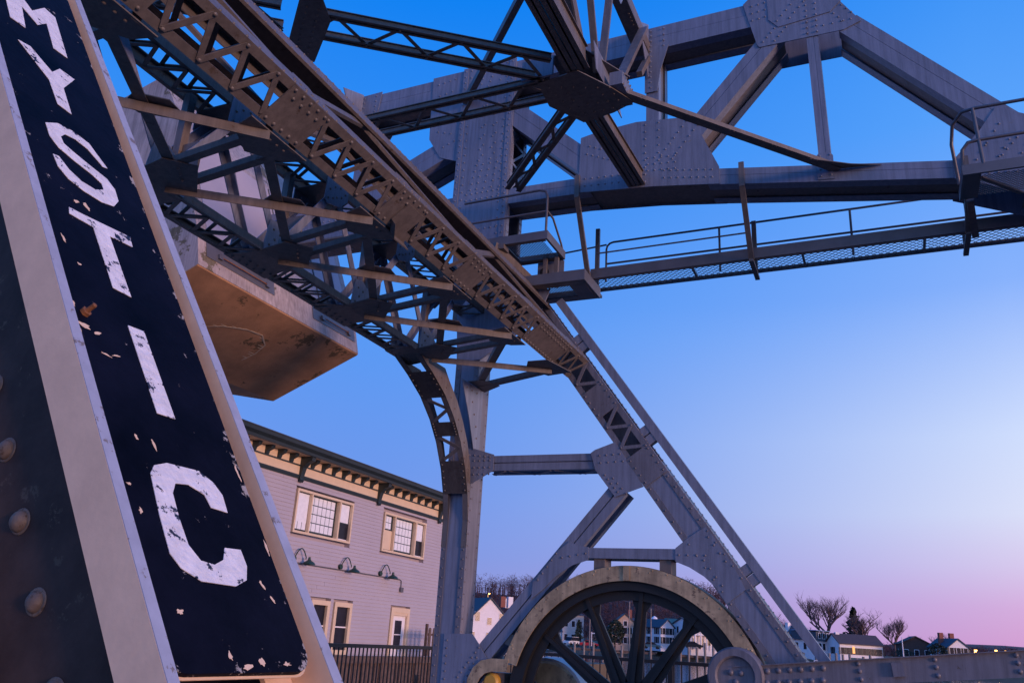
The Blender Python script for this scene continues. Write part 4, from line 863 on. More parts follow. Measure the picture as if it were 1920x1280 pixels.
mm.bar(a, b, nn, -.155, .135, 0, .012, Y_); mm.bar(a, b, nn, .135, .147, -.05, .24, Y_); mm.bar(a, b, nn, -.167, -.155, -.0, .24, Y_); mm.bar(a + Y_*.20, b + Y_*.20, nn, -.15, .13, 0, .012, Y_); part(cr_, 'rod_body', mm, STEELM)
mm = M(); mm.lathe([(0, .03), (.25, .03), (.25, -.01), (.27, -.04), (.36, -.04), (.385, 0), (.385, .26), (0, .26)], (-2.13, 12.56, 1.27), Y_, 40); part(cr_, 'pin_boss', mm, STEELM)
rr = M()
for x, z in ((-2.2, 1.32), (-2.06, 1.32), (-2.13, 1.2)): rr.rivet((x, 12.59, z), -Y_, .045)
for i in range(6):
    for j in range(2): rr.rivet(a + ax*(.45 + .145*i - .03*j) + nn*(.06 - .15*j), -Y_, .042)
for k in range(7):
    for j in (-.1, 0, .09): rr.rivet(a + ax*(1.62 + .92*k) + nn*j, -Y_, .034)
part(cr_, 'rivets', rr, STEELM, 'stuff')
mm = M(); p = a + ax*2.02; mm.bar(p, p + ax*.14, nn, -.09, .08, -.05, -.001, Y_); part(cr_, 'lug', mm, STEELM)

# ------------------------------------------------------------------ clapboard building beyond the bridge
HX = -20.0
hs = thing('clapboard_building', 'two storey lilac grey clapboard building with a bracketed cream and dark green cornice', 'building', (-24, 29, 0))
ya, yb_ = 15.5, 37.2
wall = part(hs, 'wall', M().box(-32, HX - .24, ya, yb_, -.6, 7.5), SIDING)
holes = [(25.05, 28.85, 4.70, 6.42), (31.1, 34.9, 4.68, 6.46), (32.45, 34.1, .3, 2.6), (28.25, 29.55, .5, 2.58), (26.75, 28.05, .5, 2.58), (25.2, 26.55, .5, 2.58)]
random.seed(3); z = .35; n = 0; shared = {}
while z < 6.72:
    segs = [(ya, yb_)]
    for h0, h1, hz0, hz1 in holes:
        if z + .14 > hz0 and z < hz1:
            segs = [q for s in segs for q in ((s[0], min(s[1], h0)), (max(s[0], h1), s[1])) if q[1] - q[0] > .05]
    for s0, s1 in segs:
        cuts = [s0] + ([s0 + (s1 - s0)*random.uniform(.3, .7)] if s1 - s0 > 6 else []) + [s1]
        for c0, c1 in zip(cuts, cuts[1:]):
            c0 += .004; c1 -= .004; t0 = random.uniform(0, .003)
            mm = M().prism([(HX - .238, c0, z), (HX + .022 + t0, c0, z), (HX + .006, c0, z + .142), (HX - .238, c0, z + .142)], (0, c1 - c0, 0))
            part(wall, 'clapboard', mm, SIDING)
    z += .142
part(hs, 'corner_board', M().box(HX - .02, HX + .035, yb_ - .16, yb_ + .02, .3, 6.7), CREAM)
# cornice
part(hs, 'architrave_band', M().prism([(HX - .02, ya, 6.70), (HX + .06, ya, 6.70), (HX + .09, ya, 6.80), (HX + .09, ya, 6.84), (HX - .02, ya, 6.84)], (0, yb_ - ya, 0)), DGREEN)
part(hs, 'frieze', M().box(HX - .02, HX + .035, ya, yb_, 6.84, 7.56), CREAM)
part(hs, 'frieze_moulding', M().box(HX + .035, HX + .075, ya, yb_, 7.16, 7.21), DGREEN)
part(hs, 'soffit', M().box(HX - .02, HX + .62, ya, yb_, 7.52, 7.56), CREAM)
part(hs, 'cornice_fascia', M().prism([(HX + .56, ya, 7.50), (HX + .64, ya, 7.50), (HX + .66, ya, 7.60), (HX + .76, ya, 7.70), (HX + .78, ya, 7.82), (HX + .56, ya, 7.82)], (0, yb_ - ya + .6, 0)), DGREEN)
part(hs, 'roof', M().prism([(-32.5, ya, 8.0), (HX + .80, ya, 7.825), (HX + .80, ya, 7.86), (-32.5, ya, 8.5)], (0, yb_ - ya + .6, 0)), SLATE)
def modillion(y, big=False):
    if big:
        q = [(HX + .036, 6.62), (HX + .10, 6.58), (HX + .14, 6.66), (HX + .11, 6.74), (HX + .14, 6.9), (HX + .2, 7.12), (HX + .36, 7.28), (HX + .55, 7.36), (HX + .57, 7.51), (HX + .036, 7.51)]
    else: q = [(HX + .036, 7.212), (HX + .10, 7.212), (HX + .13, 7.32), (HX + .30, 7.40), (HX + .34, 7.51), (HX + .036, 7.51)]
    wv = .11 if big else .085
    part(hs, 'cornice_bracket' if big else 'modillion', M().prism([V((x, y - wv, z)) for x, z in q], (0, 2*wv, 0)), DGREEN)
for b in (19.75, 25.15, 30.55, 36.0): modillion(b, True)
for b in (14.35, 19.75, 25.15, 30.55, 36.0):
    for k in range(7):
        y = b + .685*(k + .87)
        if ya < y < yb_ - .1 and abs(y - 36) > .25: modillion(y)
def pane_grid(par, y0, y1, z0, z1, ny, nz, x, m, name='pane', bar=.028):
    for i in range(ny):
        for j in range(nz):
            a, b = y0 + (y1 - y0)*i/ny + bar/2, y0 + (y1 - y0)*(i + 1)/ny - bar/2; c, d = z0 + (z1 - z0)*j/nz + bar/2, z0 + (z1 - z0)*(j + 1)/nz - bar/2
            part(par, name, M().box(x - .012, x, a, b, c, d), m)
def frame_rect(par, name, y0, y1, z0, z1, wdt, x0, x1, m):
    mm = M(); mm.box(x0, x1, y0, y1, z1 - wdt, z1); mm.box(x0, x1, y0, y1, z0, z0 + wdt); mm.box(x0, x1, y0, y0 + wdt, z0 + wdt, z1 - wdt); mm.box(x0, x1, y1 - wdt, y1, z0 + wdt, z1 - wdt)
    return part(par, name, mm, m)
def big_window(y0, y1, z0, z1, left):
    f = frame_rect(hs, 'window', y0, y1, z0, z1, .085, HX - .06, HX + .055, CREAM)
    W = y1 - y0; m1, m2 = y0 + W*.255, y0 + W*.755
    part(f, 'mullion', M().box(HX - .2, HX + .045, m1 - .035, m1 + .035, z0 + .085, z1 - .085), CREAM)
    part(f, 'mullion', M().box(HX - .2, HX + .045, m2 - .035, m2 + .06, z0 + .085, z1 - .085), CREAM)
    part(f, 'muntin_frame', M().box(HX - .15, HX - .135, m1 + .035, m2 - .035, z0 + .085, z1 - .085), DGREEN)
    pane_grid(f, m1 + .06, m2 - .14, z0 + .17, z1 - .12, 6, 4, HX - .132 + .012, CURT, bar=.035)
    for (a, b, kind) in ((y0 + .11, m1 - .06, left), (m2 + .09, y1 - .11, 'right')):
        part(f, 'sash', M().box(HX - .11, HX - .09, a - .03, b + .03, z0 + .085, z1 - .085), DGREEN)
        zm = z0 + (z1 - z0)*.47
        if kind == 'boarded':
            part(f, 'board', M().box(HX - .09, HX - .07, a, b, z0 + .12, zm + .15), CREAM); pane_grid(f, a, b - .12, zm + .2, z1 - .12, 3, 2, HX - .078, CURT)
        else:
            part(f, 'lower_pane', M().box(HX - .09, HX - .08, a, b, z0 + .14, zm - .03), GLASS); part(f, 'upper_pane', M().box(HX - .09, HX - .078, a, b, zm + .02, z1 - .12), CURT)
            if kind == 'right': part(f, 'sill_rail', M().box(HX - .09, HX - .06, a, b, z0 + .095, z0 + .13), WPAINT)
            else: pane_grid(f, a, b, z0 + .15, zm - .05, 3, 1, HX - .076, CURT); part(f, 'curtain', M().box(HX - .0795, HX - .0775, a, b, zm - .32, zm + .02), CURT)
big_window(25.12, 28.80, 4.77, 6.37, 'left'); big_window(31.18, 34.84, 4.76, 6.41, 'boarded')
for y0, y1 in ((28.30, 29.50), (26.80, 28.00), (25.25, 26.5)):
    f = frame_rect(hs, 'window', y0, y1, .6, 2.52, .17, HX - .05, HX + .06, CREAM)
    part(f, 'upper_pane', M().box(HX - .06, HX - .045, y0 + .18, y1 - .18, 1.62, 2.34), GLASS); part(f, 'lower_pane', M().box(HX - .075, HX - .06, y0 + .18, y1 - .18, .78, 1.58), GLASS)
    part(f, 'meeting_rail', M().box(HX - .07, HX - .035, y0 + .18, y1 - .18, 1.58, 1.63), WPAINT)
d = frame_rect(hs, 'door_frame', 32.5, 34.06, .3, 2.54, .2, HX - .06, HX + .05, CREAM)
part(d, 'transom_board', M().box(HX - .03, HX + .03, 32.7, 33.86, 2.22, 2.34), CREAM)
dd = part(hs, 'door', M().box(HX - .08, HX - .04, 32.72, 33.84, .5, 2.21), WPAINT)
part(dd, 'door_pane', M().box(HX - .038, HX - .03, 33.0, 33.56, .85, 2.02), GLASS); part(dd, 'glazing_bar', M().box(HX - .03, HX - .015, 33.0, 33.56, 1.42, 1.46), WPAINT)
# gooseneck lamps (unlit) with conduit
for k, (yl, zl, lab) in enumerate(((25.9, 3.86, 'green enamel gooseneck lamp nearest the navy sign, on the clapboard wall'), (28.85, 3.84, 'middle green enamel gooseneck lamp of three on the clapboard wall'), (31.78, 3.84, 'green enamel gooseneck lamp nearest the steel post, beside a bent conduit'))):
    g = thing('gooseneck_lamp', lab, 'wall lamp', (HX, yl, zl), 'green gooseneck lamps on the clapboard wall')
    yb0 = yl - .52
    part(g, 'wall_box', M().lathe([(0, 0), (.10, 0), (.10, .1), (0, .1)], (HX + .02, yb0, zl), X_, 14), SHADE)
    pts = [(HX + .1, yb0, zl)] + [(HX + .12 + .10*t, yb0 + .52*t, zl + .04 + .34*math.sin(math.pi*min(1, t*.93 + .02))) for t in [i/9 for i in range(10)]] + [(HX + .22, yl, zl + .02)]
    part(g, 'arm', M().tube(pts, .022, 8), SHADE)
    part(g, 'shade', M().lathe([(.0, .10), (.045, .10), (.055, .0), (.09, -.03), (.19, -.09), (.235, -.14), (.24, -.165), (.23, -.16), (.18, -.10), (.0, -.04)], (HX + .38, yl, zl), Z_, 24), SHADE)
cdt = M(); cdt.tube([(HX + .05, 25.4, 3.72), (HX + .05, 32.9, 3.72), (HX + .05, 33.05, 3.68), (HX + .05, 33.08, 3.4)], .022, 6); single('conduit', cdt, GALV, 'thin grey electrical conduit running along the clapboards and bending down to a box', 'conduit')
mm = M(); mm.box(HX + .02, HX + .12, 32.98, 33.2, 3.2, 3.4); single('junction_box', mm, GALV, 'small grey outlet box under the end of the conduit', 'box')

# timber bulkhead, picket fence, quay railings
tb = thing('timber_bulkhead', 'weathered vertical plank bulkhead with a heavy cap beam below the clapboard building', 'bulkhead', (-18.1, 28, 0))
part(tb, 'cap_beam', M().box(-18.2, -17.9, 19.9, 37, .42, .66), WOOD)
random.seed(11); y = 20.0
while y < 36.8:
    wv = random.uniform(.12, .2); part(tb, 'plank', M().box(-18.1, -17.99 + random.uniform(-.03, .02), y, y + wv - .02, -1.6, .42), WOOD); y += wv
for y in (31.6, 33.6): part(tb, 'fender_pile', M().tube([(-17.8, y, -1.8), (-17.8, y, .0 if y > 33 else -.02)], .11, 8), WOOD)
pkf = thing('picket_fence', 'short brown picket fence with rounded tops at the end of the clapboard wall', 'fence', (-18.5, 34, .66))
for k in range(5):
    y = 33.1 + .37*k; mm = M(); mm.prism([(-18.4, y, .66), (-18.4, y + .2, .66), (-18.4, y + .2, 1.72), (-18.4, y + .15, 1.8), (-18.4, y + .05, 1.8), (-18.4, y, 1.72)], (.03, 0, 0)); part(pkf, 'picket', mm, WOOD)
for z in (.9, 1.48): part(pkf, 'fence_rail', M().box(-18.45, -18.401, 33.0, 35.2, z, z + .09), WOOD)
part(pkf, 'fence_post', M().box(-18.46, -18.36, 32.9, 33.0, .66, 1.95), WOOD)
def railing(label, p, q, zt, n, z0=.2, posts=(), tw=.06):
    t = thing('quay_railing', label, 'railing', (p[0], p[1], z0)); p, q = V((*p, 0)), V((*q, 0))
    part(t, 'top_rail', M().bar(p + Z_*zt, q + Z_*zt, Z_, -.075, 0, -tw, tw), BLACK)
    part(t, 'bottom_rail', M().bar(p + Z_*(z0 + .12), q + Z_*(z0 + .12), Z_, -.03, .03, -.02, .02), BLACK)
    for k in range(n + 1):
        a = p.lerp(q, k/n); part(t, 'baluster', M().bar(a + Z_*z0, a + Z_*(zt - .075), X_, -.012, .012, -.012, .012), BLACK)
    for f in posts: a = p.lerp(q, f); part(t, 'rail_post', M().box(a.x - .055, a.x + .055, a.y - .055, a.y + .055, z0, zt - .076), BLACK)
    return t
railing('black steel railing with thin balusters in front of the plank bulkhead', (-10.5, 14.0), (-10.5, 19.46), 1.29, 36, posts=(0, 1))
railing('black steel railing seen through the spokes of the big wheel', (-10.4, 19.5), (-3.1, 19.5), 1.32, 43, posts=(.78, 1))
cw2 = thing('sheet_piling', 'low run of pale ribbed sheet piling glimpsed under the navy sign', 'wall', (-12, 14.2, 0))
for k in range(26):
    x = -14.2 + .17*k; part(cw2, 'rib', M().prism([(x, 14.2, 0), (x + .03, 14.15, 0), (x + .09, 14.15, 0), (x + .12, 14.2, 0), (x + .12, 14.24, 0), (x, 14.24, 0)], (0, 0, .52)), CREAM)
part(cw2, 'cap', M().box(-14.3, -9.7, 14.13, 14.26, .52, .58), CREAM)

# ------------------------------------------------------------------ far shore
def win(par, c, ex, ez, w, h, lit=False, sh=False, name='window'):
    """a framed window standing proud of a wall; c centre, ex along the wall, ez outward"""
    ex, ez = V(ex), V(ez); f = M(); f.bar(c - Z_*h/2 - Z_*.1, c + Z_*h/2 + Z_*.1, ex, -w/2 - .1, w/2 + .1, .0, .04, ez); o = part(par, name, f, WPAINT)
    part(o, 'pane', M().bar(c - Z_*h/2, c + Z_*h/2, ex, -w/2, w/2, .041, .06, ez), LITWIN if lit else GLASS)
    if sh:
        for s in (-1, 1): part(o, 'shutter', M().bar(c - Z_*h/2, c + Z_*h/2, ex, s*(w/2 + .32) - .2, s*(w/2 + .32) + .2, .041, .08, ez), DGREEN)
def house(az, d, label, w, dp, eave, ridge, rot, zb=2.6, roof=SLATE, wallm=WPAINT, gable_front=True, rows=((1.4, 3), (4.1, 3)), side=(2, 2), chim=(), shutters=True, cat='house', lit=(), hip=False):
    o = pol(az, d, zb); t = thing('house', label, cat, tuple(o), 'houses along the far shore'); a = R(az) + math.pi + R(rot)        # front faces the camera when rot = 0
    ez = V((math.sin(a), math.cos(a), 0)); ex = Z_.cross(ez)
    P = lambda x, y, z: o + ex*x - ez*y + Z_*z
    hw = w/2
    if gable_front: fr = [(-hw, -2), (hw, -2), (hw, eave), (0, ridge), (-hw, eave)]; mm = M().prism([P(x, 0, z) for x, z in fr], -ez*dp)
    else: fr = [(0, -2), (dp, -2), (dp, eave), (dp/2, ridge), (0, eave)]; mm = M().prism([P(-hw, y, z) for y, z in fr], ex*w)
    if hip: mm = M().prism([P(-hw, 0, -2), P(hw, 0, -2), P(hw, dp, -2), P(-hw, dp, -2)], Z_*(eave + 2))
    part(t, 'wall', mm, wallm)
    if hip:
        mm = M(); q = [P(-hw - .5, -.5, eave), P(hw + .5, -.5, eave), P(hw + .5, dp + .5, eave), P(-hw - .5, dp + .5, eave)]; r_ = [P(-hw*.45, dp*.45, ridge), P(hw*.45, dp*.45, ridge), P(hw*.45, dp*.55, ridge), P(-hw*.45, dp*.55, ridge)]
        mm.add(q + r_, [[0, 1, 5, 4], [1, 2, 6, 5], [2, 3, 7, 6], [3, 0, 4, 7], [4, 5, 6, 7], [3, 2, 1, 0]]); rf = part(t, 'roof', mm, roof)
    else:
        mm = M(); ov = .35; sl_ = (ridge - eave)/(hw if gable_front else dp/2)
        for s in (-1, 1):
            if gable_front: mm.prism([P(0, -ov, ridge + .02), P(s*(hw + ov), -ov, eave - ov*sl_ + .02), P(s*(hw + ov), dp + ov, eave - ov*sl_ + .02), P(0, dp + ov, ridge + .02)], Z_*.18)
            else:
                ye = -ov if s < 0 else dp + ov; mm.prism([P(-hw - ov, dp/2, ridge + .02), P(-hw - ov, ye, eave - ov*sl_ + .02), P(hw + ov, ye, eave - ov*sl_ + .02), P(hw + ov, dp/2, ridge + .02)], Z_*.18)
        rf = part(t, 'roof', mm, roof)
    for x, y, h, m in chim: mm = M(); c = P(x, y, ridge - 1.2); mm.bar(c, c + Z_*(h + 1.2), ex, -.45, .45, -.4, .4, ez); part(rf, 'chimney', mm, m)
    k = 0
    for z, n in rows:
        for i in range(n): win(t, P(-hw + w*(i + .5)/n, 0, z + .75), ex, ez, .85, 1.4, (k in lit), shutters); k += 1
    if gable_front and ridge - eave > 2: win(t, P(0, 0, eave + .6), ex, ez, .8, 1.1)
    for s in (-1, 1):
        for z, n in rows:
            for i in range(side[0]): win(t, P(s*hw, dp*(i + .5)/side[0], z + .75), ez, ex*s, .8, 1.4, False, shutters)
    return t, P, ex, ez
hA = house(-13.75, 212, 'white gabled house with dark shutters seen between the wheel spokes', 3.9, 9, 3.4, 5.0, -38, chim=(), rows=((-.3, 2), (1.7, 2)), side=(3, 2))
cup = thing('cupola', 'small white domed cupola rising behind the white gabled house', 'cupola', tuple(pol(-14.56, 226, 6)))
c_ = pol(-14.56, 226, 7.0); part(cup, 'lantern', M().lathe([(0, -1), (.7, -1), (.7, 1), (.85, 1.05), (.6, 1.5), (.1, 1.8), (0, 1.8)], c_, Z_, 12), WPAINT); part(cup, 'finial', M().tube([c_ + Z_*1.8, c_ + Z_*3.4], .08, 6), BLACK)
house(-14.9, 222, 'long white wing with a blue slate roof beside the gabled house', 8.5, 7, 3.6, 6.0, -24, zb=1.8, gable_front=False, rows=((.2, 3), (2.2, 3)), side=(1, 1))
house(-12.85, 222, 'green roofed house with a tall brick chimney behind the wheel rim', 6.5, 8, 3.8, 5.6, -10, roof=mat('green_roof', (.03, .12, .12), .7), wallm=mat('blue_grey_siding', (.16, .22, .25), .8), gable_front=False, rows=((.4, 3),), side=(1, 1), chim=((1.9, 4, 2.2, BRICK),))
hp = house(-11.4, 210, 'white house with a two storey columned porch facing the river', 7.6, 8, 5.0, 6.2, -30, zb=2.0, gable_front=False, rows=((.4, 4), (2.9, 4)), side=(2, 1), shutters=False)
t_, P_, ex_, ez_ = hp
part(t_, 'porch_floor', M().prism([P_(-3.8, 0, 2.5), P_(3.8, 0, 2.5), P_(3.8, -2, 2.5), P_(-3.8, -2, 2.5)], Z_*.15), WPAINT)
part(t_, 'porch_roof', M().prism([P_(-3.9, 0, 4.9), P_(3.9, 0, 4.9), P_(3.9, -2.2, 4.7), P_(-3.9, -2.2, 4.7)], Z_*.15), WPAINT)
for i in range(6): x = -3.7 + 1.48*i; part(t_, 'porch_column', M().bar(P_(x, -1.9, -.5), P_(x, -1.9, 4.7), ex_, -.11, .11, -.11, .11, ez_), WPAINT)
part(t_, 'porch_rail', M().prism([P_(-3.8, -1.95, 3.2), P_(3.8, -1.95, 3.2), P_(3.8, -2.0, 3.2), P_(-3.8, -2.0, 3.2)], Z_*.1), WPAINT)
house(-16.4, 216, 'tan gabled house half hidden behind the round evergreen', 6.5, 9, 4.2, 7.0, -6, zb=1.6, roof=BROWNROOF, wallm=mat('tan_siding', (.5, .36, .27), .8), rows=((.2, 3), (2.4, 3)), side=(2, 1), chim=((1.5, 4, 1.2, BRICK),))
house(-19.75, 225, 'pale hip roofed house with bracketed eaves behind bare trees at the left of the wheel', 5.6, 8, 6.3, 7.6, -18, zb=1.6, roof=BROWNROOF, wallm=mat('pale_pink_siding', (.62, .55, .52), .8), hip=True, rows=((.2, 3), (3.4, 3)), side=(2, 2), shutters=False)
house(-20.9, 214, 'little white shed with dark openings beside the parked van', 3.0, 4, 2.2, 2.9, -12, zb=1.4, rows=((.2, 2),), side=(1, 1), gable_front=False, shutters=False)
house(-25.2, 150, 'large plain white gabled house with brick and white chimneys behind the steel post', 9.0, 12, 3.6, 7.9, -24, zb=-.2, rows=((.9, 3), (4.1, 2)), side=(3, 2), shutters=False, chim=((3.4, 2.5, .6, BRICK), (4.6, 2, .6, WPAINT), (5.2, 4.5, .4, WPAINT)))
house(-22.0, 205, 'white gable end showing between the diagonal strut and the wheel guard', 4.0, 7, 4.4, 6.4, -14, zb=2.2, rows=((2.4, 1),), side=(1, 1), shutters=False)
house(-5.65, 218, 'narrow white house with a steep front gable beyond the raking leg', 2.9, 9, 3.4, 5.0, -50, zb=2.9, rows=((.2, 1), (2.0, 2)), side=(3, 2), chim=((-.8, 3, .8, WPAINT),))
hm = house(-4.35, 214, 'pale mansard house with a bright blue grey roof behind the channel rail', 4.2, 7, 2.3, 4.3, -52, zb=2.7, rows=((.2, 3),), side=(3, 1), shutters=False, gable_front=False)
t_, P_, ex_, ez_ = hm
part(t_, 'mansard_storey', M().prism([P_(-2.6, -.1, 2.3), P_(2.6, -.1, 2.3), P_(2.3, .2, 4.1), P_(-2.3, .2, 4.1)], -ez_*6.9), SLATE)
part(t_, 'mansard_roof', M().prism([P_(-2.5, -.1, 4.3), P_(2.5, -.1, 4.3), P_(2.5, 7.3, 4.3), P_(-2.5, 7.3, 4.3)], Z_*.15), mat('blue_metal_roof', (.12, .25, .42), .5))
for x in (-1.4, 0, 1.4): win(t_, P_(x, -.05, 3.25), ex_, ez_, .7, 1.1)
hr = house(-2.25, 212, 'long low white row house with a brown roof and one glowing doorway', 10.2, 6, 2.1, 4.0, -30, zb=2.5, roof=BROWNROOF, gable_front=False, rows=((-.2, 8),), side=(1, 1), shutters=True, chim=((-4, 3, .4, WPAINT),))
t_, P_, ex_, ez_ = hr
part(t_, 'lit_doorway', M().bar(P_(-1.9, -.08, .1), P_(-1.9, -.08, 1.5), ex_, -.28, .28, 0, .04, ez_), LITWIN)
house(.75, 222, 'dim brown house among shrubs to the right of the flagpole', 6.5, 7, 3.0, 4.6, -10, zb=2.4, roof=BROWNROOF, wallm=mat('brown_siding', (.10, .06, .05), .85), rows=((.3, 3),), side=(1, 1), shutters=False)
house(2.95, 214, 'white house with a front gable, twin brick chimneys and a wreath over the beam', 4.6, 8, 3.0, 4.7, -30, zb=2.0, rows=((-.4, 3), (1.5, 3)), side=(2, 2), chim=((-1.2, 4.5, 1.3, BRICK), (1.2, 4.5, 1.3, BRICK)))
# trees
def limb(mm, p, d, L, r, depth, rng, spread=.5, K=5, up=.18):
    pts = [p]; q = p; dd = d
    for k in range(3): dd = (dd + V((rng.uniform(-.12, .12), rng.uniform(-.12, .12), rng.uniform(-.02, .1)))).normalized(); q = q + dd*(L/3); pts.append(q)
    if depth == 0:
        mm.tube(pts, [r, r*.7, r*.5, r*.25], 3, False); return
    mm.tube(pts, [r, r*.9, r*.78, r*.62], K if depth > 2 else 3, False)
    n = 4
    for i in range(n):
        t = rng.uniform(.25, 1); s = pts[min(2, int(t*3))].lerp(pts[min(3, int(t*3) + 1)], t*3 - int(t*3)) if t < 1 else pts[-1]
        a = rng.uniform(0, 2*math.pi); o = V((math.cos(a), math.sin(a), rng.uniform(-.1, .5)))
        limb(mm, s, (dd*(1 - spread) + o*spread + Z_*up).normalized(), L*rng.uniform(.55, .8), r*.55, depth - 1, rng, spread, K, up)
def bare_tree(az, d, h, label, seed, zb=2.8, depth=4, spread=.5, lean=0):
    rng = random.Random(seed); o = pol(az, d, zb); t = thing('bare_tree', label, 'tree', tuple(o), 'trees on the far shore')
    mm = M(); mm.tube([o - Z_, o + Z_*h*.12, o + Z_*h*.26], [h*.028, h*.022, h*.019], 8); part(t, 'trunk', mm, BARK)
    cr = M()
    for k in range(5):
        a = 2*math.pi*k/5 + rng.uniform(-.3, .3); limb(cr, o + Z_*h*rng.uniform(.17, .26), V((math.cos(a)*.95, math.sin(a)*.95, .8 if k else 2.2)).normalized(), h*.31, h*.015, depth, rng, spread)
    part(t, 'crown', cr, BARK); return t
bare_tree(-4.15, 238, 17.5, 'tallest bare spreading tree, behind the mansard house', 5)
bare_tree(-2.15, 234, 12.5, 'rounded bare tree wrapped around the dark conifer behind the row house', 9, spread=.62)
bare_tree(-.40, 240, 12.0, 'bare upright tree just left of the white flagpole', 12)
bare_tree(-5.5, 244, 8.0, 'small bare tree above the narrow white house', 15, depth=3)
bare_tree(.6, 250, 7.0, 'low bare tree behind the dim brown house', 18, depth=3)
bare_tree(2.1, 248, 7.5, 'bare tree behind the dark round shrub by the twin chimney house', 21, depth=3)
bare_tree(-7.5, 250, 12, 'bare tree showing beside the wheel guard under the raking leg', 24, depth=3)
bare_tree(-18.9, 210, 7.0, 'dark bare tree in front of the hip roofed house', 27, zb=1.2, depth=3)
def conifer(az, d, h, rad, label, seed, zb=2.0, round_=False, name='evergreen_tree'):
    rng = random.Random(seed); o = pol(az, d, zb); t = thing(name, label, 'shrub' if 'shrub' in name else 'tree', tuple(o), 'evergreens on the far shore')
    part(t, 'trunk', M().tube([o - Z_, o + Z_*h*.9], [rad*.1, rad*.02], 6), BARK); mm = M()
    for k in range(int(420 if not round_ else 1100)):
        z = rng.random()**.8; rr = rad*(math.sqrt(max(.02, 1 - (2*z*.95 - .85)**2)) if round_ else (1 - z)*(.7 + .5*rng.random()) + .05)*math.sqrt(rng.uniform(.25, 1)); a = rng.uniform(0, 6.283)
        c = o + V((math.cos(a)*rr, math.sin(a)*rr, h*(.06 + .94*z))); s = h*.055*rng.uniform(.6, 1.4)
        u = V((rng.uniform(-1, 1), rng.uniform(-1, 1), rng.uniform(-.6, .4))).normalized()*s; v = V((rng.uniform(-1, 1), rng.uniform(-1, 1), rng.uniform(-1, 1))).normalized()*s*.7
        mm.add([c - u, c + v, c + u, c - v], [[0, 1, 2, 3]])
    part(t, 'crown', mm, FIR); return t
conifer(-2.55, 240, 11.0, 3.4, 'tall dark conifer behind the row house', 31, zb=2.6)
conifer(-17.05, 205, 5.6, 2.2, 'round dark evergreen in front of the tan house, seen through the spokes', 33, zb=1.2, round_=True)
conifer(1.85, 212, 3.6, 2.1, 'dark round shrub left of the twin chimney house', 35, zb=2.0, round_=True, name='evergreen_shrub')
conifer(-19.4, 207, 5.2, 1.3, 'narrow dark evergreen by the hip roofed house', 37, zb=1.2)
conifer(-3.15, 232, 4.5, 1.6, 'small dark conifer between the mansard house and the row house', 39, zb=3)
conifer(-13.0, 236, 6.0, 2.0, 'dark conifer behind the green roof', 41, zb=3)
conifer(.0, 216, 2.0, 2.6, 'low dark hedge shrub at the foot of the flagpole', 43, zb=2.0, round_=True, name='evergreen_shrub')
# wooded hill: a leafless wood that reads as one mass
rng = random.Random(77); mm = M()
for k in range(2300):
    az = rng.uniform(-34, 9); d = rng.uniform(252, 430); p = pol(az, d)
    z = hill_h(p.x, p.y)
    fade = 1/(1 + math.exp((az + 7.6)/1.5))
    if rng.random() > .6 + .4*fade: continue
    h = rng.uniform(6, 11)*(.50 + .50*fade); o = V((p.x, p.y, z - .5)); r_ = h*rng.uniform(.25, .36)
    mm.bar(o, o + Z_*h*.6, X_, -.12, .12, -.12, .12)
    for j in range(44):
        a = rng.uniform(0, 6.283); b = rng.uniform(-.5, 1.5); q = r_*math.sqrt(rng.random())
        c = o + V((math.cos(a)*q, math.sin(a)*q, h*(.62 + .36*math.sin(b)*math.sqrt(max(0, 1 - (q/r_)**2)) + rng.uniform(-.08, .05))))
        d_ = V((math.cos(a)*.7 + rng.uniform(-.6, .6), rng.uniform(-.6, .6), rng.uniform(-.15, .9))).normalized()*h*rng.uniform(.06, .13); e_2 = V((rng.uniform(-1, 1), rng.uniform(-1, 1), rng.uniform(-1, 1))).normalized()*.10
        mm.add([c - d_, c + e_2, c + d_], [[0, 1, 2]]); f_ = (d_ + V((rng.uniform(-.6, .6), 0, rng.uniform(-.3, .6)))); mm.add([c, c + e_2*1.2, c + f_], [[0, 1, 2]])
wd = link('bare_woodland', mm.mesh('bare_woodland', WOODS)); wd['kind'] = 'stuff'; wd['label'] = 'leafless purple brown wood covering the hillside'
